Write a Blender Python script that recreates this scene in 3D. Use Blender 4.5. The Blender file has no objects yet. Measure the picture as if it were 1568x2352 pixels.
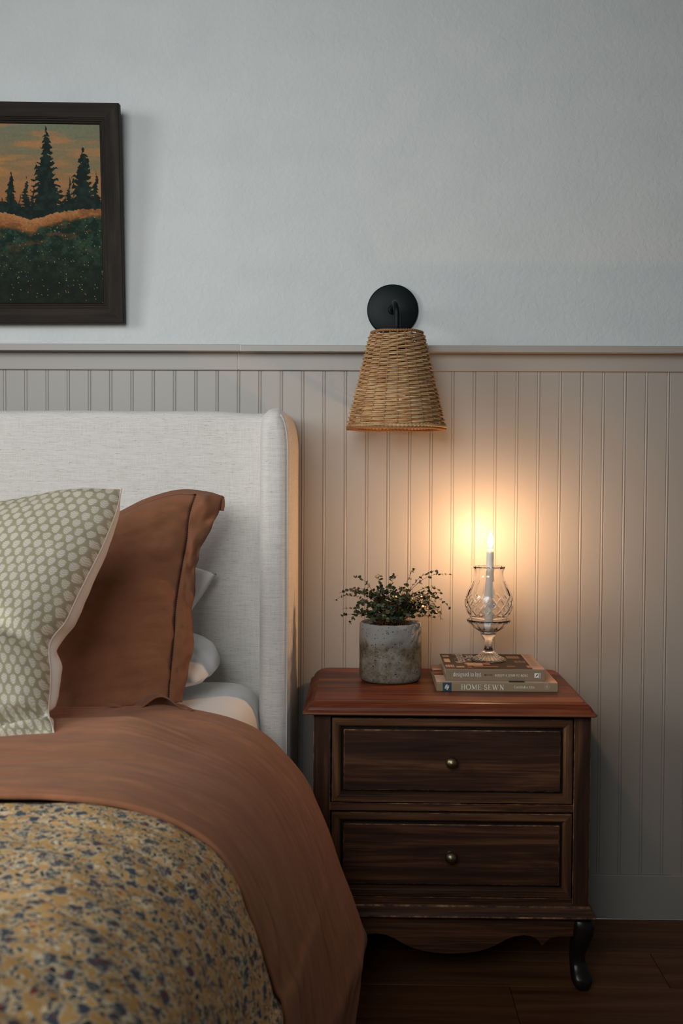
import bpy, bmesh, math, random
import numpy as np
from mathutils import Vector, Matrix, noise

random.seed(7)
rng = np.random.default_rng(7)
SC = bpy.context.scene
COL = SC.collection
PI = math.pi

# ------------------------------------------------------------------ camera
F = 2757.0                     # focal length in pixels of the 1568 x 2352 frame
CAM = Vector((0.0, -2.86, 1.067))
YAW, PITCH, ROLL = math.atan(52 / F), math.atan(96 / F), math.radians(0.3)
ROT = Matrix.Rotation(YAW, 3, 'Z') @ Matrix.Rotation(PI / 2 - PITCH, 3, 'X') @ Matrix.Rotation(ROLL, 3, 'Z')
cd = bpy.data.cameras.new('camera')
cam = bpy.data.objects.new('camera', cd)
COL.objects.link(cam)
cam.matrix_world = Matrix.Translation(CAM) @ ROT.to_4x4()
cd.sensor_fit = 'HORIZONTAL'
cd.sensor_width = 24.0
cd.lens = 24.0 * F / 1568.0
cd.clip_start = 0.02
cd.dof.use_dof = True
cd.dof.focus_distance = 2.62
cd.dof.aperture_fstop = 6.3
SC.camera = cam

# ------------------------------------------------------------------ world, daylight, exposure
w = bpy.data.worlds.new('world')
SC.world = w
w.use_nodes = True
w.node_tree.nodes['Background'].inputs[0].default_value = (0.90, 0.97, 1.0, 1)
w.node_tree.nodes['Background'].inputs[1].default_value = 0.075

def area_light(name, loc, target, sx, sy, power, color):
    l = bpy.data.lights.new(name, 'AREA')
    l.shape = 'RECTANGLE'; l.size = sx; l.size_y = sy; l.energy = power; l.color = color
    o = bpy.data.objects.new(name, l); COL.objects.link(o)
    o.location = loc
    o.rotation_euler = (Vector(target) - Vector(loc)).to_track_quat('-Z', 'Y').to_euler()
    return o
# window daylight from behind the camera, spread narrowed to keep the lower wall dim
area_light('window_daylight', (-0.80, -3.50, 2.00), (-0.60, 0.0, 1.50), 1.5, 1.2, 11.5, (0.94, 0.98, 1.0)).data.spread = math.radians(72)
# added fill from the left, no known source, to brighten the bed and quilt
area_light('bed_fill_light', (-3.0, -2.3, 1.9), (-0.5, -1.45, 0.62), 1.3, 1.4, 23, (0.96, 0.985, 1.0)).data.spread = math.radians(100)

SC.view_settings.view_transform = 'Standard'
SC.view_settings.look = 'None'
SC.view_settings.exposure = 0.0
SC.view_settings.gamma = 1.0
SC.view_settings.use_curve_mapping = False
SC.cycles.use_denoising = True
SC.cycles.max_bounces = 12
SC.cycles.transmission_bounces = 12
SC.cycles.sample_clamp_indirect = 6.0

# ------------------------------------------------------------------ photo pixel -> place in the room
def ray(px, py):
    return ROT @ Vector(((px - 784) / F, -(py - 1176) / F, -1.0))
def PY(px, py, y):
    d = ray(px, py); return CAM + d * ((y - CAM.y) / d.y)
def PZ(px, py, z):
    d = ray(px, py); return CAM + d * ((z - CAM.z) / d.z)

# ------------------------------------------------------------------ object helpers
def empty(name, loc, label, cat, group=None):
    o = bpy.data.objects.new(name, None); COL.objects.link(o)
    o.location = loc; o.empty_display_size = 0.05
    tag(o, label, cat, group)
    return o
def tag(o, label=None, cat=None, group=None, kind=None):
    if label: o['label'] = label
    if cat: o['category'] = cat
    if group: o['group'] = group
    if kind: o['kind'] = kind
    return o
def root_loc(p):
    v = Vector(p.location)
    while p.parent: p = p.parent; v = v + Vector(p.location)
    return v
def adopt(o, parent):
    """parent a part whose mesh is written in world coordinates"""
    o.parent = parent
    o.location = -root_loc(parent)
def link(name, me, parent=None, world=True):
    o = bpy.data.objects.new(name, me); COL.objects.link(o)
    if parent is not None:
        if world: adopt(o, parent)
        else: o.parent = parent
    return o
def mesh_obj(name, verts, faces, mat, parent=None, smooth=True, uv=None, mids=None, world=True):
    me = bpy.data.meshes.new(name)
    me.from_pydata([tuple(v) for v in verts], [], faces)
    for m in (mat if isinstance(mat, (list, tuple)) else [mat]): me.materials.append(m)
    me.polygons.foreach_set('use_smooth', [smooth] * len(me.polygons))
    if mids is not None: me.polygons.foreach_set('material_index', mids)
    if uv is not None:
        ul = me.uv_layers.new(name='UVMap')
        idx = np.zeros(len(me.loops), dtype=np.int32); me.loops.foreach_get('vertex_index', idx)
        ul.data.foreach_set('uv', np.asarray(uv, dtype=np.float32)[idx].ravel())
    me.update()
    return link(name, me, parent, world)
def bm_obj(name, bm, mat, parent=None, smooth=False, world=True):
    bmesh.ops.recalc_face_normals(bm, faces=bm.faces)
    me = bpy.data.meshes.new(name); bm.to_mesh(me); bm.free()
    for m in (mat if isinstance(mat, (list, tuple)) else [mat]): me.materials.append(m)
    me.polygons.foreach_set('use_smooth', [smooth] * len(me.polygons))
    return link(name, me, parent, world)
def bm_box(bm, x0, x1, y0, y1, z0, z1):
    vs = [bm.verts.new(c) for c in ((x0,y0,z0),(x1,y0,z0),(x1,y1,z0),(x0,y1,z0),(x0,y0,z1),(x1,y0,z1),(x1,y1,z1),(x0,y1,z1))]
    for f in ((0,3,2,1),(4,5,6,7),(0,1,5,4),(1,2,6,5),(2,3,7,6),(3,0,4,7)): bm.faces.new([vs[i] for i in f])
def box(name, x0, x1, y0, y1, z0, z1, mat, parent=None, bevel=0.0, seg=2, worn=False):
    bm = bmesh.new(); bm_box(bm, x0, x1, y0, y1, z0, z1)
    if bevel:
        r = bmesh.ops.bevel(bm, geom=list(bm.edges), offset=bevel, segments=seg, profile=0.5, affect='EDGES')
        if worn:
            for f in r['faces']: f.material_index = 1
    return bm_obj(name, bm, mat, parent, smooth=False)
def poly_prism(name, pts, axis, a0, a1, mat, parent=None, bevel=0.0, worn=False):
    """outline of 2D pts extruded along an axis from a0 to a1"""
    def P(p, a): return {'y': (p[0], a, p[1]), 'x': (a, p[0], p[1]), 'z': (p[0], p[1], a)}[axis]
    bm = bmesh.new()
    v0 = [bm.verts.new(P(p, a0)) for p in pts]; v1 = [bm.verts.new(P(p, a1)) for p in pts]
    n = len(pts)
    bm.faces.new(v0); bm.faces.new(list(reversed(v1)))
    for i in range(n): bm.faces.new([v0[i], v1[i], v1[(i+1) % n], v0[(i+1) % n]])
    if bevel:
        r = bmesh.ops.bevel(bm, geom=list(bm.edges), offset=bevel, segments=1, profile=0.5, affect='EDGES')
        if worn:
            for f in r['faces']: f.material_index = 1
    return bm_obj(name, bm, mat, parent)
def grid_faces(nu, nv, off=0, closed_u=False):
    fs = []
    for j in range(nv - 1):
        for i in range(nu if closed_u else nu - 1):
            a = off + j*nu + i; b = off + j*nu + (i+1) % nu
            fs.append((a, b, b + nu, a + nu))
    return fs
def lathe(name, prof, c, mat, parent=None, n=64, smooth=True, fn=None, close=True, cap=True):
    """prof: list of (r, z); fn(r, z, theta, k) -> r, z; closed profile loops when close"""
    vs, fs = [], []
    for k, (r, z) in enumerate(prof):
        for i in range(n):
            t = 2*PI*i/n
            rr, zz = fn(r, z, t, k) if fn else (r, z)
            vs.append((c[0] + rr*math.cos(t), c[1] + rr*math.sin(t), c[2] + zz))
    m = len(prof)
    for j in range(m - 1):
        for i in range(n):
            fs.append((j*n+i, j*n+(i+1) % n, (j+1)*n+(i+1) % n, (j+1)*n+i))
    if cap:
        fs.append(tuple(reversed(range(n)))); fs.append(tuple(range((m-1)*n, m*n)))
    return mesh_obj(name, vs, fs, mat, parent, smooth)
def tube_geo(pts, rad, n=8, vs=None, fs=None, closed=False, cap=True):
    vs = [] if vs is None else vs; fs = [] if fs is None else fs
    off = len(vs); m = len(pts); pts = [Vector(p) for p in pts]
    ref = None
    for k in range(m):
        a = pts[(k-1) % m] if (closed or k > 0) else pts[k]
        b = pts[(k+1) % m] if (closed or k < m-1) else pts[k]
        t = (b - a).normalized()
        if ref is None:
            ref = t.orthogonal().normalized()
        ref = (ref - t * ref.dot(t)).normalized()
        bi = t.cross(ref)
        r = rad[k] if isinstance(rad, (list, tuple, np.ndarray)) else rad
        for i in range(n):
            an = 2*PI*i/n
            vs.append(pts[k] + (ref*math.cos(an) + bi*math.sin(an)) * r)
    for k in range(m if closed else m-1):
        for i in range(n):
            fs.append((off+k*n+i, off+k*n+(i+1) % n, off+((k+1) % m)*n+(i+1) % n, off+((k+1) % m)*n+i))
    if cap and not closed:
        fs.append(tuple(off+i for i in reversed(range(n)))); fs.append(tuple(off+(m-1)*n+i for i in range(n)))
    return vs, fs
def tube(name, pts, rad, mat, parent=None, n=10, closed=False):
    vs, fs = tube_geo(pts, rad, n, closed=closed)
    return mesh_obj(name, vs, fs, mat, parent)
def spline(pts, n):
    """Catmull-Rom through pts, n samples evenly in length"""
    P = np.array([list(p) for p in pts], float)
    Q = np.vstack([2*P[0]-P[1], P, 2*P[-1]-P[-2]])
    out = []
    for i in range(1, len(Q)-2):
        for t in np.linspace(0, 1, 24, endpoint=False):
            a, b, c, d = Q[i-1], Q[i], Q[i+1], Q[i+2]
            out.append(0.5*((2*b) + (c-a)*t + (2*a-5*b+4*c-d)*t*t + (3*b-a-3*c+d)*t**3))
    out.append(P[-1]); out = np.array(out)
    L = np.concatenate([[0], np.cumsum(np.linalg.norm(np.diff(out, axis=0), axis=1))])
    s = np.linspace(0, L[-1], n)
    return np.stack([np.interp(s, L, out[:, k]) for k in range(P.shape[1])], axis=1)
def nz(x, y, z=0.0): return noise.noise(Vector((x, y, z)))
def lin(c):
    c = np.asarray(c, float) / 255.0
    return np.where(c <= 0.04045, c/12.92, ((c+0.055)/1.055)**2.4)

# ------------------------------------------------------------------ material helpers
class Mat:
    def __init__(s, name, color=(0.5,0.5,0.5), rough=0.6, spec=0.5, metal=0.0, **kw):
        s.m = bpy.data.materials.new(name); s.m.use_nodes = True
        s.nt = s.m.node_tree; s.b = s.nt.nodes['Principled BSDF']
        s.b.inputs['Base Color'].default_value = (*color, 1)
        s.b.inputs['Roughness'].default_value = rough
        s.b.inputs['Specular IOR Level'].default_value = spec
        s.b.inputs['Metallic'].default_value = metal
        for k, v in kw.items(): s.b.inputs[k.replace('_', ' ')].default_value = v
    def n(s, typ, **kw):
        nd = s.nt.nodes.new(typ)
        for k, v in kw.items(): setattr(nd, k, v)
        return nd
    def l(s, a, b): s.nt.links.new(a, b)
    def coord(s, kind='Object', scale=(1,1,1), rot=(0,0,0), rand=False):
        tc = s.n('ShaderNodeTexCoord'); mp = s.n('ShaderNodeMapping')
        src = tc.outputs[kind]
        if rand:
            oi = s.n('ShaderNodeObjectInfo'); vm = s.n('ShaderNodeVectorMath', operation='MULTIPLY_ADD')
            cx = s.n('ShaderNodeCombineXYZ')
            for i in range(3): s.l(oi.outputs['Random'], cx.inputs[i])
            s.l(cx.outputs[0], vm.inputs[0]); vm.inputs[1].default_value = (7.3, 3.1, 11.7); s.l(src, vm.inputs[2])
            src = vm.outputs[0]
        s.l(src, mp.inputs[0]); mp.inputs['Scale'].default_value = scale; mp.inputs['Rotation'].default_value = rot
        return mp.outputs[0]
    def noise(s, vec, scale=5, detail=4, rough=0.55, dist=0.0):
        t = s.n('ShaderNodeTexNoise'); s.l(vec, t.inputs['Vector'])
        t.inputs['Scale'].default_value = scale; t.inputs['Detail'].default_value = detail
        t.inputs['Roughness'].default_value = rough; t.inputs['Distortion'].default_value = dist
        return t
    def vor(s, vec, scale, dims='3D', rnd=1.0):
        t = s.n('ShaderNodeTexVoronoi', voronoi_dimensions=dims); s.l(vec, t.inputs['Vector'])
        t.inputs['Scale'].default_value = scale; t.inputs['Randomness'].default_value = rnd
        return t
    def ramp(s, fac, stops, interp='LINEAR'):
        r = s.n('ShaderNodeValToRGB'); s.l(fac, r.inputs[0]); cr = r.color_ramp; cr.interpolation = interp
        while len(cr.elements) < len(stops): cr.elements.new(0.5)
        for e, (p, c) in zip(cr.elements, stops):
            e.position = p; e.color = (*c, 1) if len(c) == 3 else c
        return r.outputs[0]
    def math(s, op, a, b=None, clamp=False):
        m = s.n('ShaderNodeMath', operation=op); m.use_clamp = clamp
        for i, v in enumerate((a, b)):
            if v is None: continue
            if isinstance(v, (int, float)): m.inputs[i].default_value = v
            else: s.l(v, m.inputs[i])
        return m.outputs[0]
    def mix(s, fac, a, b, mode='MIX'):
        m = s.n('ShaderNodeMix', data_type='RGBA', blend_type=mode)
        for i, v in ((0, fac), (6, a), (7, b)):
            if isinstance(v, (int, float)): m.inputs[i].default_value = v
            elif isinstance(v, (tuple, list)): m.inputs[i].default_value = (*v, 1)
            else: s.l(v, m.inputs[i])
        return m.outputs[2]
    def base(s, sock): s.l(sock, s.b.inputs['Base Color']); return s
    def bump(s, h, strength=0.3, dist=0.002):
        b = s.n('ShaderNodeBump'); b.inputs['Strength'].default_value = strength; b.inputs['Distance'].default_value = dist
        s.l(h, b.inputs['Height']); s.l(b.outputs[0], s.b.inputs['Normal']); return s

def plaster():
    M = Mat('plaster_paint', (0.66, 0.675, 0.66), 0.75, 0.3)
    c = M.coord()
    a = M.noise(c, 70, 5, 0.6, 0.6).outputs[0]; b = M.noise(c, 9, 3).outputs[0]
    M.base(M.ramp(b, [(0.3, (0.548, 0.566, 0.556)), (0.7, (0.59, 0.60, 0.587))]))
    v = M.vor(c, 120); h = M.math('ADD', a, M.math('MULTIPLY', v.outputs[0], 0.08))
    return M.bump(h, 0.55, 0.0030).m
def greige():
    M = Mat('greige_semi_gloss_paint', (0.328, 0.305, 0.273), 0.40, 0.3)
    c = M.coord()
    M.bump(M.noise(c, 260, 3).outputs[0], 0.10, 0.0006)
    return M.m
def wood(name, axis, dark, mid, light, rough=0.5, spec=0.18, contrast=(0.32, 0.5, 0.7), gloss_coat=0.0):
    M = Mat(name, mid, rough, spec)
    s = {'x': (1.6, 26, 26), 'z': (26, 26, 1.6), 'y': (26, 1.6, 26)}[axis]
    f = {'x': (6, 240, 240), 'z': (240, 240, 6), 'y': (240, 6, 240)}[axis]
    c1 = M.coord(scale=s, rand=True); c2 = M.coord(scale=f, rand=True)
    a = M.noise(c1, 1.0, 4, 0.6, 0.9).outputs[0]; b = M.noise(c2, 1.0, 3, 0.7).outputs[0]
    g = M.math('ADD', M.math('MULTIPLY', a, 0.72), M.math('MULTIPLY', b, 0.28))
    M.base(M.ramp(g, [(contrast[0], dark), (contrast[1], mid), (contrast[2], light)]))
    M.bump(b, 0.25, 0.0006)
    if gloss_coat: M.b.inputs['Coat Weight'].default_value = gloss_coat; M.b.inputs['Coat Roughness'].default_value = 0.28
    return M.m
def linen():
    M = Mat('oatmeal_linen', (0.6, 0.57, 0.52), 0.9, 0.15)
    h = M.noise(M.coord(scale=(28, 28, 900)), 1.0, 3, 0.7).outputs[0]
    v = M.noise(M.coord(scale=(900, 900, 28)), 1.0, 3, 0.7).outputs[0]
    fl = M.noise(M.coord(scale=(80, 80, 900)), 1.0, 2, 0.5).outputs[0]
    wv = M.math('ADD', M.math('MULTIPLY', h, 0.6), M.math('MULTIPLY', v, 0.4))
    col = M.ramp(wv, [(0.30, (0.45, 0.42, 0.38)), (0.5, (0.625, 0.592, 0.545)), (0.70, (0.73, 0.695, 0.645))])
    fm = M.ramp(fl, [(0.655, (0, 0, 0)), (0.72, (1, 1, 1))])
    M.base(M.mix(M.math('MULTIPLY', fm, 0.75), col, (0.27, 0.235, 0.20)))
    M.b.inputs['Sheen Weight'].default_value = 0.25
    return M.bump(wv, 0.3, 0.001).m
def cloth(name, color, var=0.12, weave=700, rough=0.88, sheen=0.2, bump=0.25):
    M = Mat(name, color, rough, 0.15)
    n1 = M.noise(M.coord(scale=(14, 14, 14)), 1.0, 4).outputs[0]
    h = M.noise(M.coord(scale=(60, 60, weave)), 1.0, 2).outputs[0]; v = M.noise(M.coord(scale=(weave, weave, 60)), 1.0, 2).outputs[0]
    wv = M.math('ADD', h, v)
    lo = tuple(c*(1-var) for c in color); hi = tuple(min(1, c*(1+var)) for c in color)
    M.base(M.ramp(M.math('ADD', M.math('MULTIPLY', n1, 0.6), M.math('MULTIPLY', wv, 0.2)), [(0.35, lo), (0.65, hi)]))
    M.b.inputs['Sheen Weight'].default_value = sheen
    return M.bump(wv, bump, 0.0008).m
def streaked(name, dark, mid, light):
    M = Mat(name, mid, .88, .12)
    n1 = M.noise(M.coord('UV', (8, 42, 1)), 1.0, 4, .6, 1.6).outputs[0]; n2 = M.noise(M.coord('UV', (60, 900, 1)), 1.0, 2).outputs[0]; n3 = M.noise(M.coord('UV', (900, 60, 1)), 1.0, 2).outputs[0]
    wv = M.math('ADD', n2, n3)
    g = M.math('ADD', M.math('MULTIPLY', n1, .7), M.math('MULTIPLY', wv, .15))
    M.base(M.ramp(g, [(.34, dark), (.5, mid), (.66, light)]))
    M.b.inputs['Sheen Weight'].default_value = .05
    return M.bump(wv, .25, .0008).m
def block_print():
    M = Mat('sage_block_print', (0.3, 0.3, 0.2), 0.9, 0.15)
    A, B = 0.0205, 0.0172
    tc = M.n('ShaderNodeTexCoord'); nv = M.noise(tc.outputs['UV'], 60, 3)
    sub = M.n('ShaderNodeVectorMath', operation='SUBTRACT'); M.l(nv.outputs[1], sub.inputs[0]); sub.inputs[1].default_value = (0.5, 0.5, 0.5)
    mad = M.n('ShaderNodeVectorMath', operation='MULTIPLY_ADD'); M.l(sub.outputs[0], mad.inputs[0]); mad.inputs[1].default_value = (0.006,)*3
    M.l(tc.outputs['UV'], mad.inputs[2])
    sp = M.n('ShaderNodeSeparateXYZ'); M.l(mad.outputs[0], sp.inputs[0])
    v = M.math('DIVIDE', sp.outputs[1], B); row = M.math('FLOOR', v)
    u = M.math('ADD', M.math('DIVIDE', sp.outputs[0], A), M.math('MULTIPLY', row, 0.5))
    x = M.math('SUBTRACT', M.math('FRACT', u), 0.5); y = M.math('SUBTRACT', M.math('FRACT', v), 0.5)
    # a fan-shaped flower: broad above, narrowing to a stem with side leaves below
    half = M.math('ADD', 0.36, M.math('MULTIPLY', y, 0.20))
    r = M.math('SQRT', M.math('ADD', M.math('POWER', M.math('DIVIDE', x, half), 2.0), M.math('POWER', M.math('DIVIDE', y, 0.54), 2.0)))
    fine = M.noise(tc.outputs['UV'], 420, 2).outputs[0]
    r2 = M.math('ADD', r, M.math('MULTIPLY', M.math('SUBTRACT', fine, 0.5), 0.9))
    mask = M.ramp(r2, [(0.80, (1, 1, 1)), (1.0, (0, 0, 0))])
    leaf = M.math('SINE', M.math('MULTIPLY', M.math('ADD', y, M.math('MULTIPLY', M.math('ABSOLUTE', x), -0.7)), 26.0))
    gap = M.ramp(leaf, [(0.0, (0.55,)*3), (0.45, (1, 1, 1))])
    mk = M.math('MULTIPLY', M.math('MULTIPLY', mask, gap), 0.92)
    gr = M.ramp(M.noise(tc.outputs['UV'], 25, 3).outputs[0], [(0.3, (0.325, 0.29, 0.185)), (0.7, (0.385, 0.345, 0.23))])
    M.base(M.mix(mk, gr, (0.70, 0.64, 0.54)))
    return M.bump(M.noise(tc.outputs['UV'], 900, 2).outputs[0], 0.2, 0.0008).m
def quilt_mat():
    M = Mat('ochre_floral_cotton', (0.4, 0.25, 0.08), 0.9, 0.15)
    tc = M.n('ShaderNodeTexCoord'); nv = M.noise(tc.outputs['UV'], 95, 3)
    sub = M.n('ShaderNodeVectorMath', operation='SUBTRACT'); M.l(nv.outputs[1], sub.inputs[0]); sub.inputs[1].default_value = (0.5, 0.5, 0.5)
    mad = M.n('ShaderNodeVectorMath', operation='MULTIPLY_ADD'); M.l(sub.outputs[0], mad.inputs[0]); mad.inputs[1].default_value = (0.024,)*3
    M.l(tc.outputs['UV'], mad.inputs[2]); vec0 = M.n('ShaderNodeVectorMath', operation='SCALE'); M.l(mad.outputs[0], vec0.inputs[0]); vec0.inputs['Scale'].default_value = 1.2; vec = vec0.outputs[0]
    def off(dx, dy, sx=1.0, sy=1.0, rz=0.0):
        mp = M.n('ShaderNodeMapping'); M.l(vec, mp.inputs[0]); mp.inputs['Location'].default_value = (dx, dy, 0); mp.inputs['Scale'].default_value = (sx, sy, 1)
        mp.inputs['Rotation'].default_value = (0, 0, rz)
        return mp.outputs[0]
    col = M.ramp(M.noise(tc.outputs['UV'], 30, 3).outputs[0], [(0.3, (0.53, 0.295, 0.10)), (0.7, (0.68, 0.405, 0.16))])
    CREAM = (0.76, 0.64, 0.45)
    def layer(col, vec, scale, rad, thr, c, soft=0.05, chan=0, halo=0.0):
        v = M.vor(vec, scale, '2D')
        sp = M.n('ShaderNodeSeparateColor'); M.l(v.outputs['Color'], sp.inputs[0])
        ok = M.math('GREATER_THAN', sp.outputs[chan], thr)
        if halo:
            hm = M.ramp(v.outputs['Distance'], [(rad + halo - soft, (1, 1, 1)), (rad + halo + soft, (0, 0, 0))])
            col = M.mix(M.math('MULTIPLY', hm, M.math('MULTIPLY', ok, 0.85)), col, CREAM)
        ms = M.ramp(v.outputs['Distance'], [(max(rad - soft, 0.001), (1, 1, 1)), (rad + soft, (0, 0, 0))])
        return M.mix(M.math('MULTIPLY', ms, ok), col, c)
    col = layer(col, off(.3, .1, 1, .7), 118, 0.26, 0.40, CREAM)
    col = layer(col, off(.5, .8, 1, .5, .7), 98, 0.25, 0.42, (0.028, 0.038, 0.036), halo=.10)
    col = layer(col, off(.6, .3, 1, .6, .3), 84, 0.23, 0.42, (0.085, 0.095, 0.10), halo=.11)
    col = layer(col, off(.2, .5, 1, .8), 33, 0.27, 0.36, (0.075, 0.088, 0.105), halo=.06)
    col = layer(col, off(.2, .5, 2.6, 2.0), 44, 0.17, 0.58, (0.58, 0.46, 0.30))
    col = layer(col, off(.7, .2, .55, 1, -.6), 112, 0.25, 0.55, (0.024, 0.036, 0.045), halo=.08)
    col = layer(col, off(.2, .5, 1, .8), 33, 0.06, 0.60, (0.30, 0.022, 0.012), 0.03, 1)
    col = layer(col, off(.15, .66), 60, 0.13, 0.88, (0.30, 0.025, 0.012), 0.03, 2)
    M.base(col)
    return M.bump(M.noise(tc.outputs['UV'], 700, 2).outputs[0], 0.2, 0.0008).m
def cane_mat():
    M = Mat('natural_rattan', (0.5, 0.33, 0.17), 0.55, 0.35)
    a = M.noise(M.coord(scale=(30, 30, 260)), 1.0, 3, 0.6).outputs[0]; b = M.noise(M.coord(), 14, 2).outputs[0]
    g = M.math('ADD', M.math('MULTIPLY', a, 0.65), M.math('MULTIPLY', b, 0.35))
    M.base(M.ramp(g, [(0.34, (0.21, 0.10, 0.036)), (0.5, (0.43, 0.262, 0.118)), (0.66, (0.58, 0.41, 0.225))]))
    return M.m
def concrete():
    M = Mat('weathered_concrete', (0.35, 0.34, 0.31), 0.92, 0.2)
    c = M.coord()
    big = M.noise(c, 16, 5, 0.65).outputs[0]; fine = M.noise(c, 150, 4, 0.7).outputs[0]
    col = M.ramp(M.math('ADD', M.math('MULTIPLY', big, 0.7), M.math('MULTIPLY', fine, 0.3)),
                 [(0.36, (0.06, 0.044, 0.030)), (0.49, (0.17, 0.14, 0.10)), (0.66, (0.32, 0.305, 0.27))])
    # a paler, smoother band under the rim with a ragged lower edge
    sp = M.n('ShaderNodeSeparateXYZ'); M.l(c, sp.inputs[0])
    h = M.math('ADD', sp.outputs[2], M.math('MULTIPLY', M.math('SUBTRACT', M.noise(c, 28, 4).outputs[0], 0.5), 0.06))
    band = M.ramp(M.math('DIVIDE', M.math('SUBTRACT', h, 0.68), 0.03), [(0.0, (0, 0, 0)), (0.6, (1, 1, 1))])
    col = M.mix(M.math('MULTIPLY', band, 0.7), col, (0.31, 0.315, 0.305))
    ws = M.n('ShaderNodeVectorMath', operation='MULTIPLY_ADD'); M.l(M.noise(c, 90, 3).outputs[1], ws.inputs[0]); ws.inputs[1].default_value = (.012,)*3; M.l(c, ws.inputs[2])
    v = M.vor(ws.outputs[0], 210); sel = M.n('ShaderNodeSeparateColor'); M.l(v.outputs['Color'], sel.inputs[0])
    pit = M.math('MULTIPLY', M.ramp(v.outputs['Distance'], [(0.14, (1, 1, 1)), (0.34, (0, 0, 0))]), M.math('GREATER_THAN', M.math('ADD', sel.outputs[0], M.math('MULTIPLY', big, .5)), 0.93))
    M.base(M.mix(M.math('MULTIPLY', pit, 0.9), col, (0.025, 0.022, 0.018)))
    hh = M.math('SUBTRACT', M.math('MULTIPLY', fine, 0.5), pit)
    return M.bump(hh, 0.7, 0.002).m
def vcol_mat(name, rough=0.6, spec=0.3, bump=0.0):
    M = Mat(name, (0.5, 0.5, 0.5), rough, spec)
    a = M.n('ShaderNodeVertexColor'); a.layer_name = 'Col'; M.base(a.outputs[0])
    if bump: M.bump(M.noise(M.coord(), 420, 3).outputs[0], bump, 0.001)
    return M.m

plaster_m = plaster(); greige_m = greige()
wm_ = Mat('worn_wood_edge', (0.33, 0.175, 0.080), 0.6, 0.2)
wm_.base(wm_.ramp(wm_.noise(wm_.coord(), 38, 4, .7).outputs[0], [(.36, (0.045, 0.02, 0.011)), (.52, (0.17, 0.083, 0.038)), (.66, (0.42, 0.23, 0.11))]))
worn_m = wm_.m
D, MI, LI = (0.013, 0.0060, 0.0040), (0.050, 0.0195, 0.0102), (0.185, 0.079, 0.034)
wood_x = wood('dark_walnut_grain_across', 'x', D, MI, LI)
wood_z = wood('dark_walnut_grain_upright', 'z', D, MI, LI)
wood_y = wood('dark_walnut_grain_deep', 'y', D, MI, LI)
wood_frame = wood('dark_walnut_drawer_frame', 'x', (0.017, 0.0075, 0.0042), (0.086, 0.036, 0.0165), (0.24, 0.112, 0.048))
wood_frame_z = wood('dark_walnut_drawer_stile', 'z', (0.017, 0.0075, 0.0042), (0.086, 0.036, 0.0165), (0.24, 0.112, 0.048))
wood_top = wood('red_walnut_polished_top', 'x', (0.026, 0.006, 0.003), (0.13, 0.028, 0.009), (0.30, 0.080, 0.024), rough=0.40, spec=0.22)
wood_leg = wood('black_lacquered_wood_and_recess_shade', 'z', (0.006, 0.005, 0.005), (0.012, 0.009, 0.008), (0.024, 0.014, 0.010), rough=0.25, spec=0.3)
wood_floor = wood('oak_floor_plank', 'x', (0.062, 0.023, 0.009), (0.135, 0.054, 0.021), (0.22, 0.10, 0.044), rough=0.5, spec=0.2, contrast=(0.3, 0.5, 0.72))
linen_m = linen()
seam_m = cloth('linen_welt', (0.55, 0.515, 0.475), 0.06)
sheet_m = cloth('white_cotton_percale', (0.87, 0.855, 0.84), 0.03, sheen=0.1, bump=0.1)
rust_m = cloth('rust_linen', (0.22, 0.088, 0.043), 0.16, 620, sheen=.06)
duvet_m = streaked('rust_duvet_linen', (0.27, 0.113, 0.060), (0.32, 0.136, 0.070), (0.38, 0.165, 0.084))
print_m = block_print(); quilt_m = quilt_mat()
cane_m = cane_mat()
cane_dark_m = Mat('brown_wrapped_rattan', (0.26, 0.115, 0.048), 0.6, 0.3).m
iron_m = Mat('matt_black_metal', (0.0035, 0.006, 0.006), 0.42, 0.12, 0.0).m
brass_m = Mat('antique_brass', (0.30, 0.235, 0.135), 0.38, 0.5, 1.0).m
frame_m = wood('black_brown_frame_wood', 'z', (0.007, 0.005, 0.0035), (0.016, 0.0118, 0.0085), (0.034, 0.024, 0.017), rough=0.6, spec=0.12)
frame_x_m = wood('black_brown_frame_wood_across', 'x', (0.007, 0.005, 0.0035), (0.016, 0.0118, 0.0085), (0.034, 0.024, 0.017), rough=0.6, spec=0.12)
concrete_m = concrete()
soil_m = Mat('dark_potting_soil', (0.018, 0.011, 0.007), 0.95, 0.1).m
stem_m = Mat('red_brown_stem', (0.15, 0.045, 0.022), 0.6, 0.3).m
leaf_ms = [Mat('dark_green_leaf', (0.016, 0.034, 0.014), 0.42, 0.5).m, Mat('mid_green_leaf', (0.035, 0.062, 0.02), 0.42, 0.5).m,
           Mat('olive_leaf', (0.075, 0.082, 0.022), 0.45, 0.5).m]
glass_m = Mat('cut_crystal', (1, 1, 1), 0.0, 0.5, Transmission_Weight=1.0, IOR=1.45).m
wax_m = Mat('ivory_wax', (0.86, 0.82, 0.74), 0.45, 0.4, Subsurface_Weight=0.4, Subsurface_Scale=0.008).m
wax_m.node_tree.nodes['Principled BSDF'].inputs['Subsurface Radius'].default_value = (1.0, 0.6, 0.35)
wick_m = Mat('charred_wick', (0.01, 0.008, 0.008), 0.9).m
flame_m = Mat('candle_flame', (1, 1, 1), 0.5).m
fb = flame_m.node_tree.nodes['Principled BSDF']
fb.inputs['Base Color'].default_value = (0, 0, 0, 1); fb.inputs['Specular IOR Level'].default_value = 0.0
fb.inputs['Emission Color'].default_value = (1.0, 0.545, 0.26, 1); fb.inputs['Emission Strength'].default_value = 1650.0
dark_m = Mat('dark_void', (0.01, 0.009, 0.008), 0.9).m
paper_m = Mat('page_paper', (0.66, 0.58, 0.47), 0.9, 0.2).m

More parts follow.
